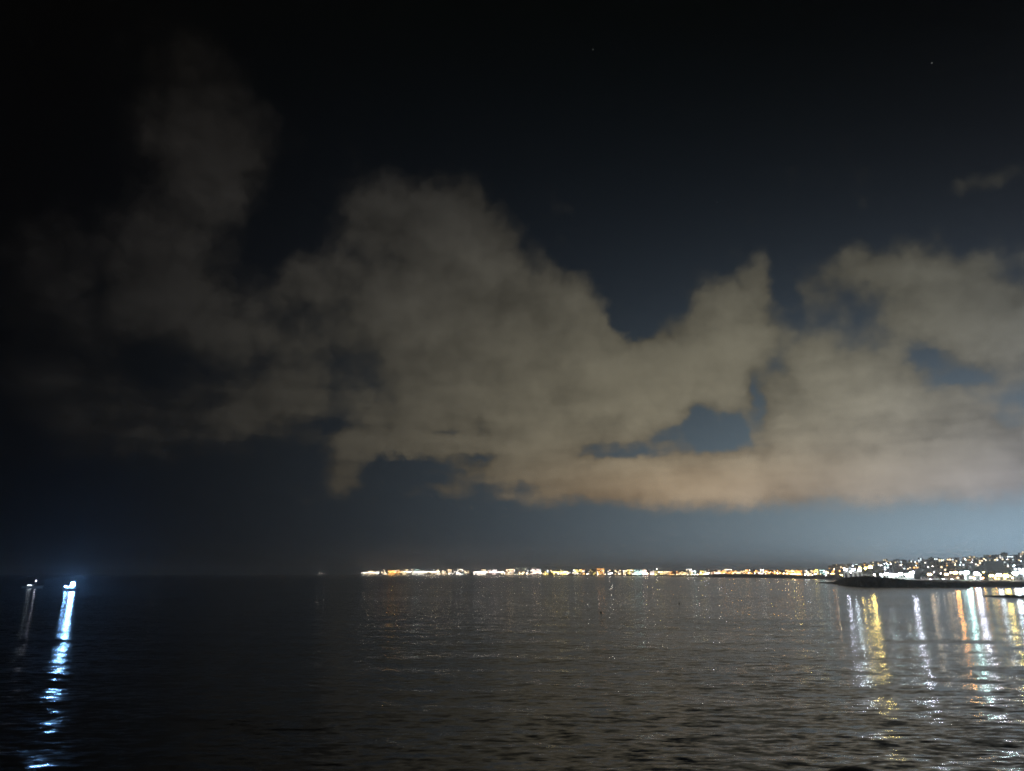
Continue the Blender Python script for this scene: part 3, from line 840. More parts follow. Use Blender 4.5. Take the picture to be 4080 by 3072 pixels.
SINGLE = [
    (1416, 2281, 10, 'white', 160, .4, 'faint lamp alone on the low dark spit beyond the far tip'),
    (1522, 2284, 30, 'white', 1100, .8, 'first of a pair of white lamps in the gap before the orange depot'),
    (1536, 2283, 30, 'white', 1100, .8, 'second of a pair of white lamps in the gap before the orange depot'),
    (1533, 2271, 280, 'white', 700, .7, 'white lamp high on the slope above the lamp pair'),
    (1493, 2269, 250, 'white', 300, .6, 'small white lamp high above the far tip of the shore'),
    (1552, 2279, 28, 'sodium', 2600, .9, 'first and strongest orange lamp before the floodlit depot'),
    (1562, 2277, 28, 'yellow', 2200, .9, 'middle orange yellow lamp before the floodlit depot'),
    (1573, 2280, 28, 'sodium', 2200, .9, 'last orange lamp before the floodlit depot'),
    (1587, 2280, 28, 'warm', 1500, .9, 'warm lamp before the narrow tower by the orange depot'),
    (1638, 2268, 250, 'white', 600, .6, 'white point lamp over the roofs of the pale quay sheds'),
    (1694, 2272, 200, 'cool', 400, .6, 'cool white lamp over the east end of the white gabled shed'),
    (1762, 2275, 90, 'white', 1300, .9, 'upper round white lamp just past the customs shed'),
    (1774, 2277, 90, 'white', 800, .8, 'smaller round lamp beside the upper round white one'),
    (1767, 2284, 35, 'white', 900, .8, 'low round lamp beneath the two upper round ones'),
    (1787, 2285, 30, 'white', 1500, 1.0, 'broad white lamp before the pink apartment house'),
    (1804, 2285, 30, 'white', 1000, .8, 'white lamp before the small brick house'),
    (1821, 2281, 30, 'white', 1800, 1.0, 'first white lamp at the blazing boat shed'),
    (1831, 2284, 30, 'white', 1800, 1.0, 'second white lamp at the blazing boat shed'),
    (1841, 2284, 30, 'white', 1600, 1.0, 'third white lamp at the blazing boat shed'),
    (1857, 2283, 30, 'white', 1000, .8, 'white lamp before the grey apartments east of the boat shed'),
    (1873, 2285, 30, 'warm', 600, .6, 'small amber lamp between boat shed and terminal sheds'),
    (1895, 2274, 150, 'white', 900, .8, 'round white lamp over the start of the terminal sheds'),
    (1904, 2276, 150, 'lilac', 500, .7, 'little bluish lamp next to the round one over the terminal sheds'),
    (1948, 2273, 150, 'white', 900, .8, 'white lamp leaning over the joint of the two terminal sheds'),
    (1977, 2273, 150, 'white', 800, .8, 'white lamp over the east half of the pinkish terminal shed'),
    (2017, 2271, 70, 'white', 700, .7, 'white lamp at the roof corner of the brown apartment block'),
    (2009, 2284, 30, 'pink', 700, .7, 'pinkish lamp at the end of the terminal row'),
    (2050, 2274, 60, 'white', 1400, .9, 'high white lamp beside the foot of the first crane'),
    (2053, 2287, 25, 'white', 900, .8, 'low white lamp at the water before the first crane'),
    (2061, 2286, 25, 'white', 900, .8, 'low white lamp between the feet of the cranes'),
    (2071, 2284, 28, 'warm', 1800, .9, 'first warm lamp before the ochre port office'),
    (2081, 2285, 28, 'warm', 1800, .9, 'second warm lamp before the ochre port office'),
    (2099, 2285, 28, 'white', 1800, 1.0, 'broad white lamp under the second crane'),
    (2110, 2288, 25, 'pink', 400, .6, 'small pink lamp just past the second crane'),
    (2232, 2271, 200, 'white', 300, .5, 'tiny white lamp on the ochre block over the yellow hall'),
    (2300, 2288, 25, 'pink', 500, .6, 'pinkish quay lamp under the grey green flats'),
    (2306, 2272, 100, 'white', 600, .7, 'white lamp high on the front of the grey green flats'),
    (2322, 2288, 25, 'pink', 300, .5, 'weak pink quay lamp under the ochre tower house'),
    (2341, 2287, 22, 'white', 2000, 1.0, 'lone white quay lamp past the ochre tower house'),
    (2379, 2280, 60, 'white', 800, .7, 'upper white lamp below the orange lit rooftop block'),
    (2381, 2289, 22, 'white', 1700, 1.0, 'lone low white quay lamp below the orange lit rooftop block'),
    (2392, 2272, 95, 'sodium', 400, .5, 'orange lamp on the front of the glowing orange block'),
    (2402, 2275, 95, 'sodium', 400, .5, 'second orange lamp on the front of the glowing orange block'),
    (2411, 2289, 22, 'warm', 260, .5, 'weak quay lamp just before the widest white one'),
    (2430, 2286, 22, 'white', 2300, 1.1, 'widest white quay lamp of the bay, first half of its pair'),
    (2438, 2285, 22, 'white', 2300, 1.1, 'widest white quay lamp of the bay, second half of its pair'),
    (2453, 2279, 100, 'warm', 300, .5, 'warm wall lamp on the cream block past the widest lamp'),
    (2466, 2288, 22, 'white', 500, .6, 'small white quay lamp below the cream block'),
    (2490, 2290, 22, 'pink', 300, .5, 'faint pink quay lamp in the dim middle of the shore'),
    (2519, 2272, 110, 'white', 700, .7, 'bright roof lamp on the ochre block in the dim middle of the shore'),
    (2536, 2290, 22, 'white', 500, .6, 'white quay lamp under the plain grey green block'),
    (2561, 2284, 28, 'white', 1800, .9, 'first fierce lamp before the pinkish quay hotel'),
    (2571, 2286, 28, 'warm', 1900, .9, 'second fierce lamp before the pinkish quay hotel'),
    (2579, 2285, 28, 'warm', 1900, .9, 'third fierce lamp before the pinkish quay hotel'),
    (2562, 2294, 14, 'pink', 350, .5, 'small lamp low on the quay edge before the pinkish hotel'),
    (2596, 2288, 26, 'warm', 1000, .8, 'single warm lamp before the brick house by the hotel'),
    (2603, 2273, 130, 'white', 350, .5, 'small white lamp over the brick house by the hotel'),
    (2615, 2267, 160, 'white', 900, .8, 'highest round white lamp of the middle shore'),
    (2613, 2288, 26, 'yellow', 1100, .8, 'deep yellow lamp straight below the highest round one'),
    (2624, 2280, 90, 'white', 1100, .8, 'first of two big white lamps past the deep yellow one'),
    (2636, 2280, 90, 'white', 1100, .8, 'second of two big white lamps past the deep yellow one'),
    (2629, 2292, 22, 'pink', 200, .4, 'weak pinkish quay lamp below the two big white ones'),
    (2677, 2287, 40, 'sodium', 320, .5, 'orange lamp before the low dark brick row'),
    (2671, 2292, 20, 'sodium', 260, .5, 'low orange quay lamp before the low dark brick row'),
    (2709, 2284, 90, 'sodium', 260, .5, 'orange lamp before the cream gabled house'),
    (2725, 2283, 90, 'yellow', 300, .5, 'yellow lamp between the gabled house and the grey terrace'),
    (2718, 2293, 20, 'pink', 220, .4, 'faint pink quay lamp before the grey terrace'),
    (2740, 2294, 18, 'white', 500, .6, 'white quay lamp below the highest villa'),
    (2752, 2295, 18, 'yellow', 300, .5, 'small yellow quay lamp next to the twin white lamps'),
    (2766, 2289, 40, 'white', 1000, .8, 'first of the twin white lamps in mid bay'),
    (2778, 2290, 40, 'pink', 1000, .8, 'second of the twin white lamps in mid bay'),
    (2765, 2272, 140, 'white', 240, .4, 'small white lamp over the green tinted house'),
    (2793, 2283, 120, 'yellow', 380, .5, 'yellow lamp on the ochre house over the moorings'),
    (2823, 2280, 150, 'warm', 420, .5, 'warm lamp before the grey apartments over the moorings'),
    (2806, 2295, 16, 'lilac', 600, .6, 'first blue white lamp on the moorings'),
    (2814, 2295, 16, 'lilac', 600, .6, 'second blue white lamp on the moorings'),
    (2822, 2294, 16, 'lilac', 700, .6, 'third blue white lamp on the moorings'),
    (2854, 2288, 60, 'white', 900, .8, 'first half of the large white lamp on the dark bank'),
    (2861, 2288, 60, 'white', 900, .8, 'second half of the large white lamp on the dark bank'),
    (2856, 2299, 6, 'white', 150, .3, 'tiny white lamp at the water under the large bank lamp'),
    (2871, 2296, 12, 'lilac', 300, .4, 'first small lilac lamp on the dark bank'),
    (2884, 2296, 12, 'lilac', 380, .4, 'second small lilac lamp on the dark bank'),
    (2894, 2296, 12, 'cyan', 70, .3, 'dim teal lamp past the small lilac ones'),
    (2919, 2287, 120, 'sodium', 360, .5, 'first strong orange lamp at the edge of the dark bank'),
    (2934, 2286, 120, 'sodium', 260, .5, 'second orange lamp at the edge of the dark bank'),
    (2980, 2284, 130, 'white', 240, .4, 'white lamp under the brightest ochre block'),
    (3023, 2291, 60, 'white', 240, .4, 'small white lamp on the slope of the dark bank'),
    (3026, 2297, 20, 'lilac', 330, .5, 'white lamp low by the water on the dark bank'),
    (3064, 2281, 140, 'yellow', 380, .5, 'yellow lamp before the wide ochre block'),
    (3095, 2283, 120, 'warm', 900, .8, 'big warm lamp before the dull pink block'),
    (3122, 2291, 60, 'warm', 800, .7, 'first of a pair of round warm lamps before the tall orange flats'),
    (3135, 2292, 60, 'warm', 650, .7, 'second of a pair of round warm lamps before the tall orange flats'),
    (3098, 2303, 4, 'white', 90, .3, 'tiny lamp at the waterline under the dull pink block'),
    (3157, 2290, 70, 'yellow', 500, .6, 'yellow lamp before the middle tall orange flats'),
    (3166, 2294, 50, 'warm', 800, .7, 'warm white lamp at the foot of the tall orange flats'),
    (3173, 2289, 80, 'yellow', 500, .6, 'yellow lamp between middle and widest orange flats'),
    (3186, 2288, 90, 'yellow', 380, .5, 'yellow lamp before the widest orange flats'),
    (3206, 2293, 50, 'cool', 520, .5, 'first white lamp of the flat pair under the blank grey block'),
    (3219, 2293, 50, 'cool', 520, .5, 'second white lamp of the flat pair under the blank grey block'),
    (3247, 2287, 90, 'yellow', 330, .5, 'yellow lamp lighting the small glowing tower'),
    (3290, 2294, 50, 'white', 420, .5, 'round white lamp behind the breakwater tip'),
    (3312, 2285, 100, 'sodium', 260, .4, 'orange lamp before the reddish block'),
    (3346, 2289, 70, 'yellow', 420, .5, 'first yellow lamp by the corner of the white hall'),
    (3353, 2293, 60, 'yellow', 520, .5, 'second yellow lamp by the corner of the white hall'),
]
for px, py, back, hue, I, r, lab, grp in far_lamps:
    Y = shore_y(px) + back
    lamp(px, py, Y, far_ground(px, back), hue, I * (.2 if px < 2800 else .45), r * .9, lab, grp, 'flood' if I > 1400 else 'street', 1)
for px, py, back, hue, I, r, lab in SINGLE:
    Y = shore_y(px) + back
    lamp(px, py, Y, far_ground(px, back), hue, I * .3, r * .9, lab, 'separate lamps across the bay', 'flood' if I > 1700 else 'street', 1)

# ------------------------------------------------------------------ container cranes with raised booms
CRANE = material('crane_paint', (.62, .72, .66), .55, .12, .3)


def crane(px, ptop, Y, tilt, label):
    p = at(px, ptop, Y)
    g = 2.2
    t = thing('gantry_crane', label, 'crane', (p.x, Y, g), -math.atan2(p.x, Y) + .25, 'port cranes across the bay')
    hb = 27.0
    for sx in (-7, 7):
        for sy in (0, 14):
            bm = bmesh.new()
            bar(bm, (sx, sy, 0), (sx * .8, sy, hb), .8, .6, 4)
            link_mesh('leg', bm, CRANE, t)
    bm = bmesh.new()
    for z in (9, hb):
        for sy in (0, 14):
            box(bm, -7, 7, sy - .5, sy + .5, z - .6, z + .6)
    link_mesh('crossbeam', bm, CRANE, t)
    bm = bmesh.new()
    for sy in (4, 10):
        box(bm, -2, 26, sy - .6, sy + .6, hb + .7, hb + 2.6)
    link_mesh('girder', bm, CRANE, t)
    top = p.z - g
    bm = bmesh.new()
    dx = -(top - hb) * math.tan(tilt)
    for sy in (4, 10):
        bar(bm, (-2, sy, hb + 1.4), (-2 + dx, sy, top), 1.1, .8, 4)
    for k in range(1, 8):
        f = k / 8
        bar(bm, (-2 + dx * f, 4, hb + (top - hb) * f), (-2 + dx * f, 10, hb + (top - hb) * f), .4, .4, 4)
    link_mesh('boom', bm, CRANE, t)
    bm = bmesh.new()
    apex = hb + (top - hb) * .42
    for sy in (4, 10):
        bar(bm, (5, sy, hb + 2), (3, sy, apex), .7, .5, 4)
        bar(bm, (3, sy, apex), (24, sy, hb + 2.4), .45, .45, 4)
    link_mesh('mast', bm, CRANE, t)
    bm = bmesh.new()
    box(bm, 8, 17, 4.8, 9.2, hb + 2.7, hb + 6)
    link_mesh('machine_house', bm, CRANE, t)
    bm = bmesh.new()
    ball(bm, (12, -3, hb - 1), .5, 1)
    link_mesh('lamp', bm, glow('white', 260), t)  # added lamp, there only to light the crane and its boom


crane(2053.5, 2243, shore_y(2060) + 34, .09, 'slim port crane with its boom raised, first of the two over the quay')
crane(2083, 2243, shore_y(2090) + 34, .13, 'port crane with raised boom and broad sloping mast, nearer the yellow hall')

# ------------------------------------------------------------------ the near harbour behind the breakwater
HB = 'buildings of the near harbour'
NEAR = [
    ('hall', 'big square white hall blazing at the breakwater head', 3360, 3434, 2274.5, 810, 'white', 1, 4, 0, 'white', 'flat', 0),
    ('building', 'low grey shed beside the blazing white hall under the pole lamps', 3437, 3470, 2286, 800, 'grey', 1, 4, .3, 'warm', 'flat', 0),
    ('building', 'small store with a pale front under the round low lamp', 3474, 3500, 2288, 780, 'cream', 1, 3, .3, 'white', 'gable', 0),
    ('market_hall', 'long white market hall lost in bluish glare, behind the breakwater middle', 3506, 3640, 2283, 735, 'white', 1, 12, .3, 'cool', 'flat', 0),
    ('pavilion', 'long low dark pavilion between the parked cars and the trees', 3668, 3836, 2298, 700, 'grey', 1, 12, .06, 'warm', 'flat', 0),
    ('restaurant', 'pale restaurant with a yellow lit front and dark posts before it', 3786, 3830, 2281, 735, 'cream', 2, 4, .4, 'warm', 'flat', 0),
    ('building', 'white front under the lilac and green floodlights', 3838, 3912, 2286, 640, 'white', 2, 6, .3, 'cool', 'flat', 0),
    ('building', 'wide pale front washed in yellow green light', 3936, 4030, 2289, 620, 'cream', 2, 8, .4, 'yellow', 'flat', 0),
    ('hotel', 'tall white hotel drowned in blue white glare at the shore end', 4036, 4150, 2262, 640, 'white', 4, 7, .5, 'cool', 'flat', 0),
    # the hillside
    ('house', 'cream house on the lower slope behind the reddish block', 3312, 3330, 2264, 1560, 'cream', 3, 3, .4, 'warm', 'gable', 0),
    ('house', 'grey house on the slope over the corner of the white hall', 3338, 3360, 2262, 1540, 'grey', 3, 3, .2, 'warm', 'flat', 0),
    ('house', 'grey house on the slope straight above the white hall', 3376, 3404, 2259, 1500, 'grey', 3, 4, .2, 'cool', 'flat', 0),
    ('house', 'pink house on the slope between the first two pole lamps', 3428, 3456, 2254, 1480, 'pink', 3, 4, .4, 'warm', 'flat', 0),
    ('house', 'brick house on the slope above the third pole lamp', 3458, 3482, 2252, 1490, 'brick', 3, 3, .3, 'warm', 'gable', 0),
    ('house', 'ochre house with three warm lamps on the slope', 3496, 3524, 2251, 1480, 'ochre', 4, 4, .5, 'warm', 'flat', 0),
    ('house', 'dim grey house on the slope over the market hall start', 3530, 3556, 2256, 1440, 'grey', 3, 4, .15, 'cyan', 'flat', 0),
    ('house', 'greenish house on the slope over the market hall middle', 3574, 3604, 2254, 1460, 'green', 3, 4, .2, 'cyan', 'flat', 0),
    ('house', 'white terrace high on the slope over the market hall end', 3616, 3670, 2246, 1470, 'white', 3, 7, .3, 'cool', 'flat', 0),
    ('house', 'dark house on the slope over the round tree', 3690, 3730, 2256, 1440, 'brick', 3, 5, .1, 'warm', 'gable', 0),
    ('house', 'dark grey house on the slope over the pavilion', 3742, 3776, 2258, 1430, 'grey', 3, 5, .1, 'warm', 'flat', 0),
    ('apartment_house', 'broad dark apartment house with a flat skyline on the hill', 3806, 3872, 2241, 1480, 'grey', 6, 8, .12, 'cool', 'flat', 0),
    ('house', 'house with one cyan lamp on the hill beside the broad apartments', 3880, 3912, 2248, 1460, 'cream', 4, 4, .15, 'cyan', 'flat', 0),
    ('house', 'pale villa on the hill over the yellow green front', 3938, 3974, 2243, 1470, 'white', 3, 4, .3, 'cool', 'flat', 0),
    ('house', 'grey villa on the hill between two tiny white lamps', 3982, 4016, 2243, 1470, 'grey', 3, 4, .2, 'cool', 'flat', 0),
    ('house', 'topmost house of the hill under a warm white lamp', 4036, 4076, 2232, 1500, 'pink', 3, 4, .3, 'warm', 'gable', 0),
]
for nm, lab, a, b, top, Y, wall, fl, colm, lit, hue, roof, _ in NEAR:
    Y = slope_y(Y)
    building(nm, lab, a, b, top, Y, wall, fl + (2 if Y > 1000 else 0), colm, lit * 1.2, hue, roof, 6.0, random.uniform(-.06, .06), 16, group=HB)

NL = [  # px, py, Y, light, intensity, size, kind, label
    (3370, 2271, 792, 'lilac', 1500, .55, 'flood', 'lilac white floodlight at the first roof corner of the white hall'),
    (3400, 2270, 792, 'cool', 2200, .6, 'flood', 'cool white floodlight over the middle of the white hall'),
    (3424, 2273, 792, 'white', 1100, .5, 'flood', 'white floodlight at the last roof corner of the white hall'),
    (3385, 2279, 785, 'white', 1300, .5, 'street', 'white lamp before the face of the white hall'),
    (3422, 2263, 760, 'yellow', 1300, .7, 'street', 'first of three tall pole lamps past the white hall'),
    (3443, 2263, 750, 'yellow', 1300, .7, 'street', 'second of three tall pole lamps past the white hall'),
    (3468, 2260, 730, 'yellow', 2600, .8, 'flood', 'widest of three tall pole lamps past the white hall'),
    (3480, 2289, 760, 'white', 700, .7, 'street', 'round white lamp low before the small store'),
    (3506, 2289, 724, 'cool', 700, .6, 'street', 'white lamp at the first corner of the market hall'),
    (3532, 2286, 724, 'cool', 1600, .8, 'flood', 'strong cool floodlight, first before the market hall'),
    (3552, 2290, 724, 'cool', 1100, .7, 'flood', 'second cool floodlight before the market hall'),
    (3572, 2292, 724, 'white', 1100, .7, 'flood', 'third floodlight before the market hall, whiter than its neighbours'),
    (3588, 2287, 724, 'cool', 1100, .7, 'flood', 'fourth cool floodlight before the market hall'),
    (3612, 2290, 724, 'cyan', 1100, .7, 'flood', 'fifth floodlight before the market hall, faintly cyan'),
    (3634, 2281, 705, 'lilac', 2400, .8, 'flood', 'tall lilac floodlight at the last corner of the market hall'),
    (3704, 2289, 690, 'warm', 1200, .8, 'flood', 'warm floodlight next to the round tree'),
    (3717, 2279, 700, 'white', 300, .4, 'street', 'thin white lamp above the warm floodlight by the tree'),
    (3743, 2284, 690, 'white', 160, .3, 'street', 'slim white lamp standing before the pavilion roof'),
    (3771, 2288, 690, 'warm', 1000, .7, 'flood', 'warm floodlight by the first palm trunk'),
    (3783, 2279, 690, 'white', 900, .7, 'street', 'round white lamp between two palm trunks'),
    (3806, 2282, 680, 'sodium', 2200, .8, 'flood', 'large amber floodlight with a tall glow, before the restaurant'),
    (3831, 2281, 660, 'cyan', 900, .7, 'flood', 'cyan white floodlight past the restaurant'),
    (3852, 2281, 620, 'cyan', 2300, .8, 'flood', 'big pale floodlight with cyan fringe over the white front'),
    (3862, 2302, 600, 'white', 500, .5, 'street', 'white lamp low at the foot of the white front'),
    (3890, 2285, 610, 'lilac', 2300, .8, 'flood', 'big lilac white floodlight at the end of the white front'),
    (3914, 2279, 640, 'yellow', 300, .5, 'street', 'small yellow green lamp before the dark tree'),
    (3950, 2294, 600, 'yellow', 900, .7, 'flood', 'first yellowish floodlight before the wide pale front'),
    (3980, 2291, 600, 'cool', 1200, .7, 'flood', 'bluish floodlight in the middle of the wide pale front'),
    (4008, 2294, 600, 'yellow', 2200, .8, 'flood', 'last and strongest yellow floodlight before the wide pale front'),
    (4046, 2284, 600, 'cool', 2200, .9, 'flood', 'first blue white floodlight before the tall hotel'),
    (4074, 2280, 590, 'cool', 3000, .9, 'flood', 'second blue white floodlight before the tall hotel'),
    (4100, 2284, 590, 'cool', 2600, .9, 'flood', 'third blue white floodlight of the tall hotel, at the very edge'),
    (3875, 2310, 540, 'sodium', 420, .4, 'street', 'orange lamp over the first brown stones of the beach'),
    (3912, 2309, 540, 'sodium', 420, .4, 'street', 'orange lamp over the middle of the brown beach stones'),
    (3960, 2310, 530, 'sodium', 420, .4, 'street', 'orange lamp over the last brown stones of the beach'),
    (4030, 2310, 530, 'warm', 420, .4, 'street', 'warm lamp on the beach under the tall hotel'),
    (3337, 2251, 1540, 'cool', 420, .5, 'street', 'lone cool lamp on the hill above the grey slope house'),
    (3317, 2262, 1540, 'warm', 300, .5, 'street', 'warm lamp by the cream house on the lower slope'),
    (3333, 2264, 1530, 'warm', 200, .4, 'street', 'small warm lamp between the two lowest slope houses'),
    (3362, 2253, 1540, 'pink', 200, .4, 'street', 'faint pinkish lamp on the hill over the white hall corner'),
    (3381, 2256, 1490, 'cyan', 220, .4, 'street', 'faint cyan lamp on the hill over the white hall'),
    (3444, 2246, 1470, 'cyan', 420, .5, 'street', 'cyan lamp on the hill over the second pole lamp'),
    (3459, 2252, 1470, 'warm', 300, .4, 'street', 'warm lamp on the hill over the widest pole lamp'),
    (3514, 2247, 1470, 'warm', 480, .5, 'street', 'upper warm lamp by the ochre slope house'),
    (3511, 2254, 1470, 'warm', 350, .5, 'street', 'middle warm lamp by the ochre slope house'),
    (3505, 2262, 1460, 'warm', 400, .5, 'street', 'lower warm lamp by the ochre slope house'),
    (3532, 2251, 1440, 'cyan', 180, .4, 'street', 'dim cyan lamp by the dim grey slope house'),
    (3524, 2262, 1300, 'cool', 260, .4, 'street', 'cool lamp on the slope just over the market hall start'),
    (3537, 2266, 1250, 'cyan', 260, .4, 'street', 'cyan lamp on the lower slope over the market hall'),
    (3620, 2245, 1460, 'white', 300, .4, 'street', 'white lamp at the first corner of the white terrace'),
    (3633, 2256, 1300, 'cyan', 420, .5, 'street', 'cyan lamp below the white terrace'),
    (3648, 2250, 1460, 'cool', 300, .4, 'street', 'cool lamp before the white terrace'),
    (3664, 2250, 1450, 'white', 380, .5, 'street', 'white lamp at the last corner of the white terrace'),
    (3666, 2260, 1300, 'white', 700, .6, 'street', 'large white lamp on the slope below the terrace corner'),
    (3685, 2251, 1440, 'cool', 200, .4, 'street', 'small cool lamp just past the white terrace'),
    (3866, 2254, 1400, 'cyan', 420, .5, 'street', 'cyan lamp below the broad dark apartment house'),
    (3887, 2250, 1440, 'cool', 260, .4, 'street', 'cool lamp before the house beside the broad apartments'),
    (3920, 2254, 1400, 'cyan', 700, .6, 'street', 'strong cyan lamp on the slope past the broad apartments'),
    (3906, 2252, 1420, 'cyan', 160, .4, 'street', 'tiny cyan lamp next to the strong cyan one'),
    (3954, 2245, 1450, 'lilac', 260, .4, 'street', 'lilac lamp by the pale villa on the hill'),
    (3980, 2248, 1440, 'white', 480, .5, 'street', 'white lamp between the pale and the grey villa'),
    (4013, 2240, 1450, 'lilac', 260, .4, 'street', 'lilac lamp by the grey villa on the hill'),
    (4024, 2257, 1200, 'white', 380, .5, 'street', 'white lamp on the slope left of the tall hotel roof'),
    (4062, 2227, 1480, 'pink', 800, .6, 'street', 'highest lamp of the hill, warm white over the topmost house'),
]
KEY = {3370: .35, 3400: .45, 3385: .3, 3422: .22, 3443: .22, 3468: .38, 3634: .5, 3806: .34, 3852: .5, 3890: .5, 3980: .25, 4008: .35, 4046: .3, 4074: .4, 4100: .3}
for px, py, Y, hue, I, r, kind, lab in NL:
    Y, r = slope_y(Y), r * (2.0 if Y > 1000 else 1.3)
    lamp(px, py, Y, near_ground(px, Y), hue, I * (3.2 if Y > 1000 else .35 if Y == 724 else KEY.get(px, .14)), r, lab, 'lamps of the near harbour and its hill', kind, 1)

# pale houses with lit windows, added to brighten the dark hillside
hr = random.Random(21)
for k in range(70):
    px = 3315 + (k * 11.3) % 780 + hr.uniform(-5, 5)
    Y = slope_y(hr.uniform(1010, 1420))
    gz = near_ground(px, Y)
    wpx = hr.uniform(13, 20) / Y * 2913
    top = HORIZON - (gz + hr.uniform(9, 15) - 8) / Y * 3105
    building('house', 'plain added house with few lit windows in the dense rows climbing the hill', px - wpx / 2, px + wpx / 2, top, Y, hr.choice(['white', 'cream', 'cream', 'grey', 'pink']), 3, 3,
             .3, hr.choice(['warm', 'warm', 'cool', 'sodium']), hr.choice(['flat', 'flat', 'gable']), 5.0, hr.uniform(-.3, .3), 12, gz=gz, group='added plain houses on the hill', seed=k)
for k in range(34):  # added street lamps that light the hillside houses
    px = 3320 + (k * 23.1) % 765 + hr.uniform(-8, 8)
    Y = slope_y(hr.uniform(1000, 1400))
    gz = near_ground(px, Y)
    lamp(px, HORIZON - (gz + 8.5 - 8) / Y * 3105, Y, gz, hr.choice(['warm', 'cool', 'cyan', 'white']), 420, .5, 'dim added lamp among the plain houses climbing the hill', 'added dim lamps on the hill', 'street', 1)

# ------------------------------------------------------------------ cars on the quay
TYRE = material('tyre_rubber', (.02, .02, .02), .8, .1, 3)
CARGLASS = material('car_glass', (.02, .025, .03), .05, .1, 1)


def car(px, Y, label, mat, rz):
    g = near_ground(px, Y)
    t = thing('parked_car', label, 'car', (xat(px, Y), Y, g), rz, 'cars parked on the near quay')
    bm = bmesh.new()
    prof = [(-2.1, .35), (-2.15, .75), (-1.95, .92), (-1.2, .98), (-.7, 1.4), (.9, 1.42), (1.5, .98), (2.05, .85), (2.12, .35)]
    sides = [[bm.verts.new((x, s * (.82 if z < 1.1 else .68), z)) for x, z in prof] for s in (-1, 1)]
    for i in range(len(prof) - 1):
        bm.faces.new((sides[0][i], sides[0][i + 1], sides[1][i + 1], sides[1][i]))
    bm.faces.new((sides[0][-1], sides[0][0], sides[1][0], sides[1][-1]))
    bm.faces.new(sides[0][::-1])
    bm.faces.new(sides[1])
    bmesh.ops.recalc_face_normals(bm, faces=bm.faces)
    link_mesh('body', bm, mat, t)
    for s in (-1, 1):
        bm = bmesh.new()
        v = [bm.verts.new((x, s * y, z)) for x, y, z in ((-1.0, .785, 1.02), (1.25, .785, 1.02), (.8, .72, 1.34), (-.6, .72, 1.34))]
        bm.faces.new(v)
        link_mesh('window', bm, CARGLASS, t)
        for x in (-1.35, 1.35):
            bm = bmesh.new()
            bar(bm, (x, s * .62, .33), (x, s * .86, .33), .33, .33, 14)
            link_mesh('wheel', bm, TYRE, t)
        bm = bmesh.new()
        box(bm, -2.2, -2.1, s * .6 - .16, s * .6 + .16, .6, .78)
        link_mesh('headlight', bm, glow('cool', 60), t)


car(3712, 640, 'white car alone at the start of the near quay, by the breakwater root', WHITE, .3)
car(3728, 642, 'white car standing close behind the first white one', WHITE, .25)
car(3761, 640, 'white car in the middle of the near quay below the pavilion', WHITE, .4)
car(3799, 642, 'silver car last on the near quay, below the palms', material('silver_paint', (.5, .5, .52), .3, .05, 1, .6), .2)

# ------------------------------------------------------------------ trees
BARK = material('bark', (.09, .065, .045), .9, .3, 2)
LEAF = material('leaves', (.05, .075, .03), .7, .4, .8)


def tree(px, pbase, ptop, Y, label, kind='round', seed=0, wide=1.0):
    rng = random.Random(seed)
    g = near_ground(px, Y)
    p = at(px, ptop, Y)
    h = p.z - g
    t = thing('palm_tree' if kind == 'palm' else 'tree', label, 'palm' if kind == 'palm' else 'tree', (p.x, Y, g), rng.uniform(0, 6), 'trees of the near harbour')
    bm = bmesh.new()
    lf = bmesh.new()
    if kind == 'palm':
        bar(bm, (0, 0, -.3), (.2, .1, h * .85), .28, .17, 8)
        for k in range(22):
            a, e = rng.uniform(0, 6.283), rng.uniform(-.5, 1.1)
            pts = []
            for i in range(6):
                f = i / 5
                rr = 2.6 * f
                pts.append(Vector((.2 + math.cos(a) * rr * math.cos(e * (1 - f * .4)), .1 + math.sin(a) * rr * math.cos(e * (1 - f * .4)), h * .85 + rr * math.sin(e) - 1.6 * f * f)))
            side = Vector((-math.sin(a), math.cos(a), 0))
            for i in range(5):
                w0, w1 = .32 * (1 - (i / 5) ** 2), .32 * (1 - ((i + 1) / 5) ** 2)
                for s in (-1, 1):
                    lf.faces.new([lf.verts.new(q) for q in (pts[i], pts[i + 1], pts[i + 1] + side * s * w1 - Vector((0, 0, .12)), pts[i] + side * s * w0 - Vector((0, 0, .12)))])
    else:
        bar(bm, (0, 0, -.3), (.1, 0, h * .45), .26, .16, 8)
        R = h * .42 * wide
        tips = []
        for k in range(7):
            a = k * .9 + rng.uniform(-.3, .3)
            q = Vector((math.cos(a) * R * .6, math.sin(a) * R * .6, h * rng.uniform(.55, .85)))
            bar(bm, (.1, 0, h * .4), q, .11, .04, 5)
            tips.append(q)
        for k in range(900):
            c = rng.choice(tips) + Vector((rng.gauss(0, 1), rng.gauss(0, 1), rng.gauss(0, .8))) * R * .32
            c.z = min(max(c.z, h * .32), h)
            n = Vector((rng.gauss(0, 1), rng.gauss(0, 1), rng.gauss(0, 1) + .6)).normalized()
            u = n.orthogonal().normalized() * rng.uniform(.12, .3)
            w = n.cross(u)
            lf.faces.new([lf.verts.new(c + d) for d in (-u - w * .5, u - w * .5, u + w * .5, -u + w * .5)])
    link_mesh('trunk', bm, BARK, t)
    link_mesh('crown', lf, LEAF, t)


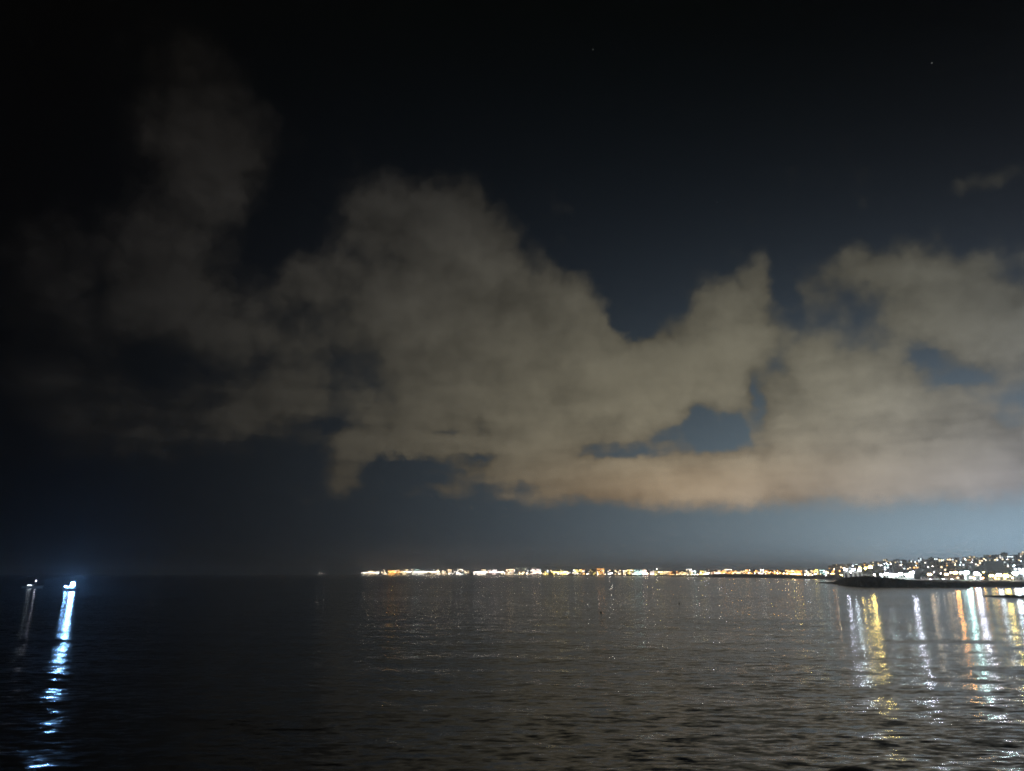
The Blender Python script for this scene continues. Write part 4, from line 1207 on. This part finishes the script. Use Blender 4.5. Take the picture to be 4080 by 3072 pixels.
tree(3680, 2308, 2283, 670, 'round dark tree at the start of the pavilion', seed=1, wide=1.0)
tree(3746, 2308, 2290, 680, 'small dark bushy tree in front of the pavilion roof', seed=2, wide=1.4)
tree(3778, 2308, 2273, 668, 'first palm in front of the restaurant lights', 'palm', 3)
tree(3791, 2308, 2271, 668, 'second palm in front of the restaurant lights', 'palm', 4)
tree(3822, 2308, 2276, 668, 'third palm, past the amber floodlight', 'palm', 5)
tree(3932, 2308, 2278, 630, 'dark green tree between the white front and the yellow green one', seed=6, wide=.8)
tree(3922, 2308, 2288, 600, 'small shrubby tree at the end of the white front', seed=7, wide=1.0)
tree(3966, 2308, 2274, 660, 'tall loose tree behind the yellow green front', seed=8, wide=.9)
tree(4024, 2308, 2276, 660, 'tree at the corner of the tall hotel', seed=9, wide=.8)
tree(3494, 2306, 2280, 770, 'tree between the small store and the market hall', seed=10, wide=.9)

# ------------------------------------------------------------------ boats
HULL = material('white_boat_hull', (.6, .62, .62), .4, .1, 1)
BLUEHULL = material('dark_blue_boat_hull', (.03, .06, .13), .4, .15, 1)
WOOD = material('deck_wood', (.3, .2, .11), .7, .25, 2)


def hull_bm(Ln, B, D, sheer=.5, bow=.9):
    bm = bmesh.new()
    n = 13
    secs = []
    for i in range(n):
        f = i / (n - 1)
        x = -Ln / 2 + Ln * f
        wd = B / 2 * (1 - max(0, (f - .45) / .55) ** 2.2) * (.86 + .14 * min(1, f / .25))
        top = D + sheer * max(0, (f - .35) / .65) ** 2 + .12 * (1 - f)
        secs.append([bm.verts.new((x + k * (bow * max(0, f - .8) / .2), s * wd * q + .001 * s, z)) for s, q, z, k in
                     ((-1, 1, top, 1), (-1, .93, D * .35, .5), (-1, .55, -.35, 0), (1, .55, -.35, 0), (1, .93, D * .35, .5), (1, 1, top, 1))])
    for a, b in zip(secs[:-1], secs[1:]):
        for k in range(5):
            bm.faces.new((a[k], b[k], b[k + 1], a[k + 1]))
        bm.faces.new((a[5], b[5], b[0], a[0]))
    bm.faces.new(secs[0])
    bm.faces.new(secs[-1][::-1])
    bmesh.ops.recalc_face_normals(bm, faces=bm.faces)
    return bm


def fishing_boat(px, py, label, rz, Ln, hullm, lamps, cabin, post, cabinm=None, group='fishing boats with lamps'):
    Y = yat(py)
    t = thing('fishing_boat', label, 'boat', (xat(px, Y), Y, 0), rz, group)
    B, D = Ln * .3, .95
    cabinm = cabinm or WHITE
    link_mesh('hull', hull_bm(Ln, B, D), hullm, t)
    bm = bmesh.new()
    box(bm, -Ln * .44, Ln * .3, -B * .36, B * .36, D * .8 + .25, D * .8 + .34)
    link_mesh('deck', bm, WOOD, t)
    x0, x1, ch = cabin
    bm = bmesh.new()
    box(bm, x0, x1, -B * .28, B * .28, D, D + ch, .06)
    box(bm, x0 - .2, x1 + .35, -B * .31, B * .31, D + ch, D + ch + .08)
    cb = link_mesh('cabin', bm, cabinm, t)
    for s in (-1, 1):
        bm = bmesh.new()
        y = s * (B * .28 + .005)
        box(bm, x0 + .25, x1 - .25, min(y, y - s * .06), max(y, y - s * .06), D + ch * .5, D + ch * .82)
        link_mesh('window', bm, glow('cool', 6, False), cb)
    for xp, hp in post:
        bm = bmesh.new()
        bar(bm, (xp, 0, D), (xp, 0, hp), .06, .045, 6)
        link_mesh('mast', bm, WHITE, t)
    bm = bmesh.new()
    for s in (-1, 1):
        for k in range(7):
            x = -Ln * .42 + k * Ln * .1
            bar(bm, (x, s * B * .42, D), (x, s * B * .42, D + .55), .025, .025, 4)
        bar(bm, (-Ln * .42, s * B * .42, D + .55), (Ln * .2, s * B * .42, D + .55), .025, .025, 4)
    link_mesh('railing', bm, STEEL, t)
    for xl, yl, zl, r, hue, st in lamps:
        bm = bmesh.new()
        ball(bm, (xl, yl, zl), r, 2)
        link_mesh('lamp', bm, glow(hue, st), t)
    return t


# the dazzling one
fishing_boat(291, 2356, 'fishing boat with dazzling blue white lamps and a long glittering reflection', -.25, 8.6, BLUEHULL,
             [(1.2, -.5, 3.25, .9, 'blue', 480), (1.9, -.3, 2.7, .3, 'blue', 1500), (.4, -.7, 2.3, .28, 'blue', 1100), (-2.6, -.6, 2.15, .3, 'blue', 120), (-1.2, -1.0, 1.9, .2, 'blue', 250)],
             (-1.8, .9, 1.5), [(1.2, 3.2), (-2.6, 2.2)], BLUEHULL)
fishing_boat(137, 2343, 'small pale fishing boat with one white lamp high on twin posts', .1, 10.5, HULL,
             [(1.5, 0, 4.05, .26, 'lilac', 22)], (-2.6, .2, .95), [(1.1, 3.9), (1.9, 3.9)])


def ship(px, py, label, Ln, lamps, house, rz, hullm, group='ships on the horizon'):
    Y = py
    t = thing('ship', label, 'ship', (xat(px, Y), Y, 0), rz, group)
    bm = hull_bm(Ln, Ln * .17, Ln * .06, Ln * .02, Ln * .03)
    link_mesh('hull', bm, hullm, t)
    a, b, h = house
    bm = bmesh.new()
    box(bm, a, b, -Ln * .06, Ln * .06, Ln * .06, Ln * .06 + h, .2)
    link_mesh('deckhouse', bm, WHITE, t)
    bm = bmesh.new()
    bar(bm, ((a + b) / 2, 0, Ln * .06 + h), ((a + b) / 2, 0, Ln * .06 + h + Ln * .08), .2, .1, 6)
    link_mesh('mast', bm, STEEL, t)
    for x, z, r, hue, st in lamps:
        bm = bmesh.new()
        ball(bm, (x, -Ln * .05, z), r, 1)
        link_mesh('lamp', bm, glow(hue, st), t)


ship(1283, 4200, 'low ship with a bright white lamp at either end, off the shore tip', 46, [(-18, 12.7, .7, 'white', 420), (17, 12.0, .6, 'white', 330), (-9, 7.5, .4, 'white', 90), (-1, 7.2, .4, 'white', 90), (7, 7.2, .4, 'white', 90)], (-21, -12, 7), 0, HULL)
ship(620, 3900, 'tiny far boat with a single dim lamp out on the dark sea', 16, [(0, 7.5, .5, 'white', 260)], (-4, 2, 3.2), .4, BLUEHULL)
ship(1038, 4000, 'faintest far boat, between the dim one and the ship with two lamps', 16, [(-2, 7.5, .5, 'pink', 260)], (-4, 1, 3.2), -.3, BLUEHULL)


# ------------------------------------------------------------------ marks on the water
def buoy(px, py, label, kind, s):
    Y = yat(py)
    t = thing(kind, label, 'buoy' if kind == 'buoy' else 'post', (xat(px, Y), Y, 0), 0)
    if kind == 'buoy':
        bm = bmesh.new()
        ball(bm, (0, 0, .25 * s), .55 * s, 2, .8)
        link_mesh('float', bm, DARK, t, True)
        bm = bmesh.new()
        bar(bm, (0, 0, .5 * s), (0, 0, 1.1 * s), .05 * s, .05 * s, 8)
        link_mesh('handle', bm, DARK, t)
    else:
        bm = bmesh.new()
        bar(bm, (0, 0, -1), (0, 0, 4.5), .3, .22, 10)
        link_mesh('shaft', bm, DARK, t)
        bm = bmesh.new()
        bar(bm, (0, 0, 4.5), (0, 0, 5.4), .7, .02, 10)
        link_mesh('topmark', bm, DARK, t)


buoy(2390, 2442, 'dark round mooring float alone in the middle of the bay', 'buoy', .42)
buoy(2700, 2406, 'dark mooring float farther out, below the twin lamps', 'buoy', .45)
buoy(3008, 2316, 'thin dark marker post standing in the water before the dark bank', 'marker_post', 1)


# a thin line of foam drifting past the boats
def foam():
    bm = bmesh.new()
    rng = random.Random(2)
    for k in range(420):
        px = rng.gauss(700, 36)
        Y = yat(2379 - (px - 700) * .004, .06) + rng.gauss(0, .35)
        x = xat(px, Y)
        a, b = rng.uniform(.1, .45), rng.uniform(.03, .09)
        bm.faces.new([bm.verts.new((x + q * a, Y + w * b, .16 + rng.uniform(0, .05))) for q, w in ((-1, -1), (1, -1), (1, 1), (-1, 1))])
    structure(link_mesh('foam', bm, WHITE), 'stuff')


foam()

# ------------------------------------------------------------------ sea wall the picture is taken from
bm = bmesh.new()
box(bm, -40, 40, -12, 1.5, -2, 6.35)
structure(link_mesh('sea_wall', bm, CONCRETE))

# ------------------------------------------------------------------ night haze, made denser so lamp halos stand in for lens bloom
HAZE = 2.4e-4
bm = bmesh.new()
box(bm, -13000, 13000, -13000, 13000, -3.5, 110)
hz = bpy.data.materials.new('haze')
hz.use_nodes = True
t = hz.node_tree
t.nodes.clear()
pv = node(t, 'ShaderNodeVolumePrincipled')
pv.inputs['Color'].default_value = (.85, .9, 1, 1)
pv.inputs['Density'].default_value = HAZE
pv.inputs['Anisotropy'].default_value = .8
om = node(t, 'ShaderNodeOutputMaterial')
t.links.new(pv.outputs[0], om.inputs['Volume'])
structure(link_mesh('haze', bm, hz), 'stuff')
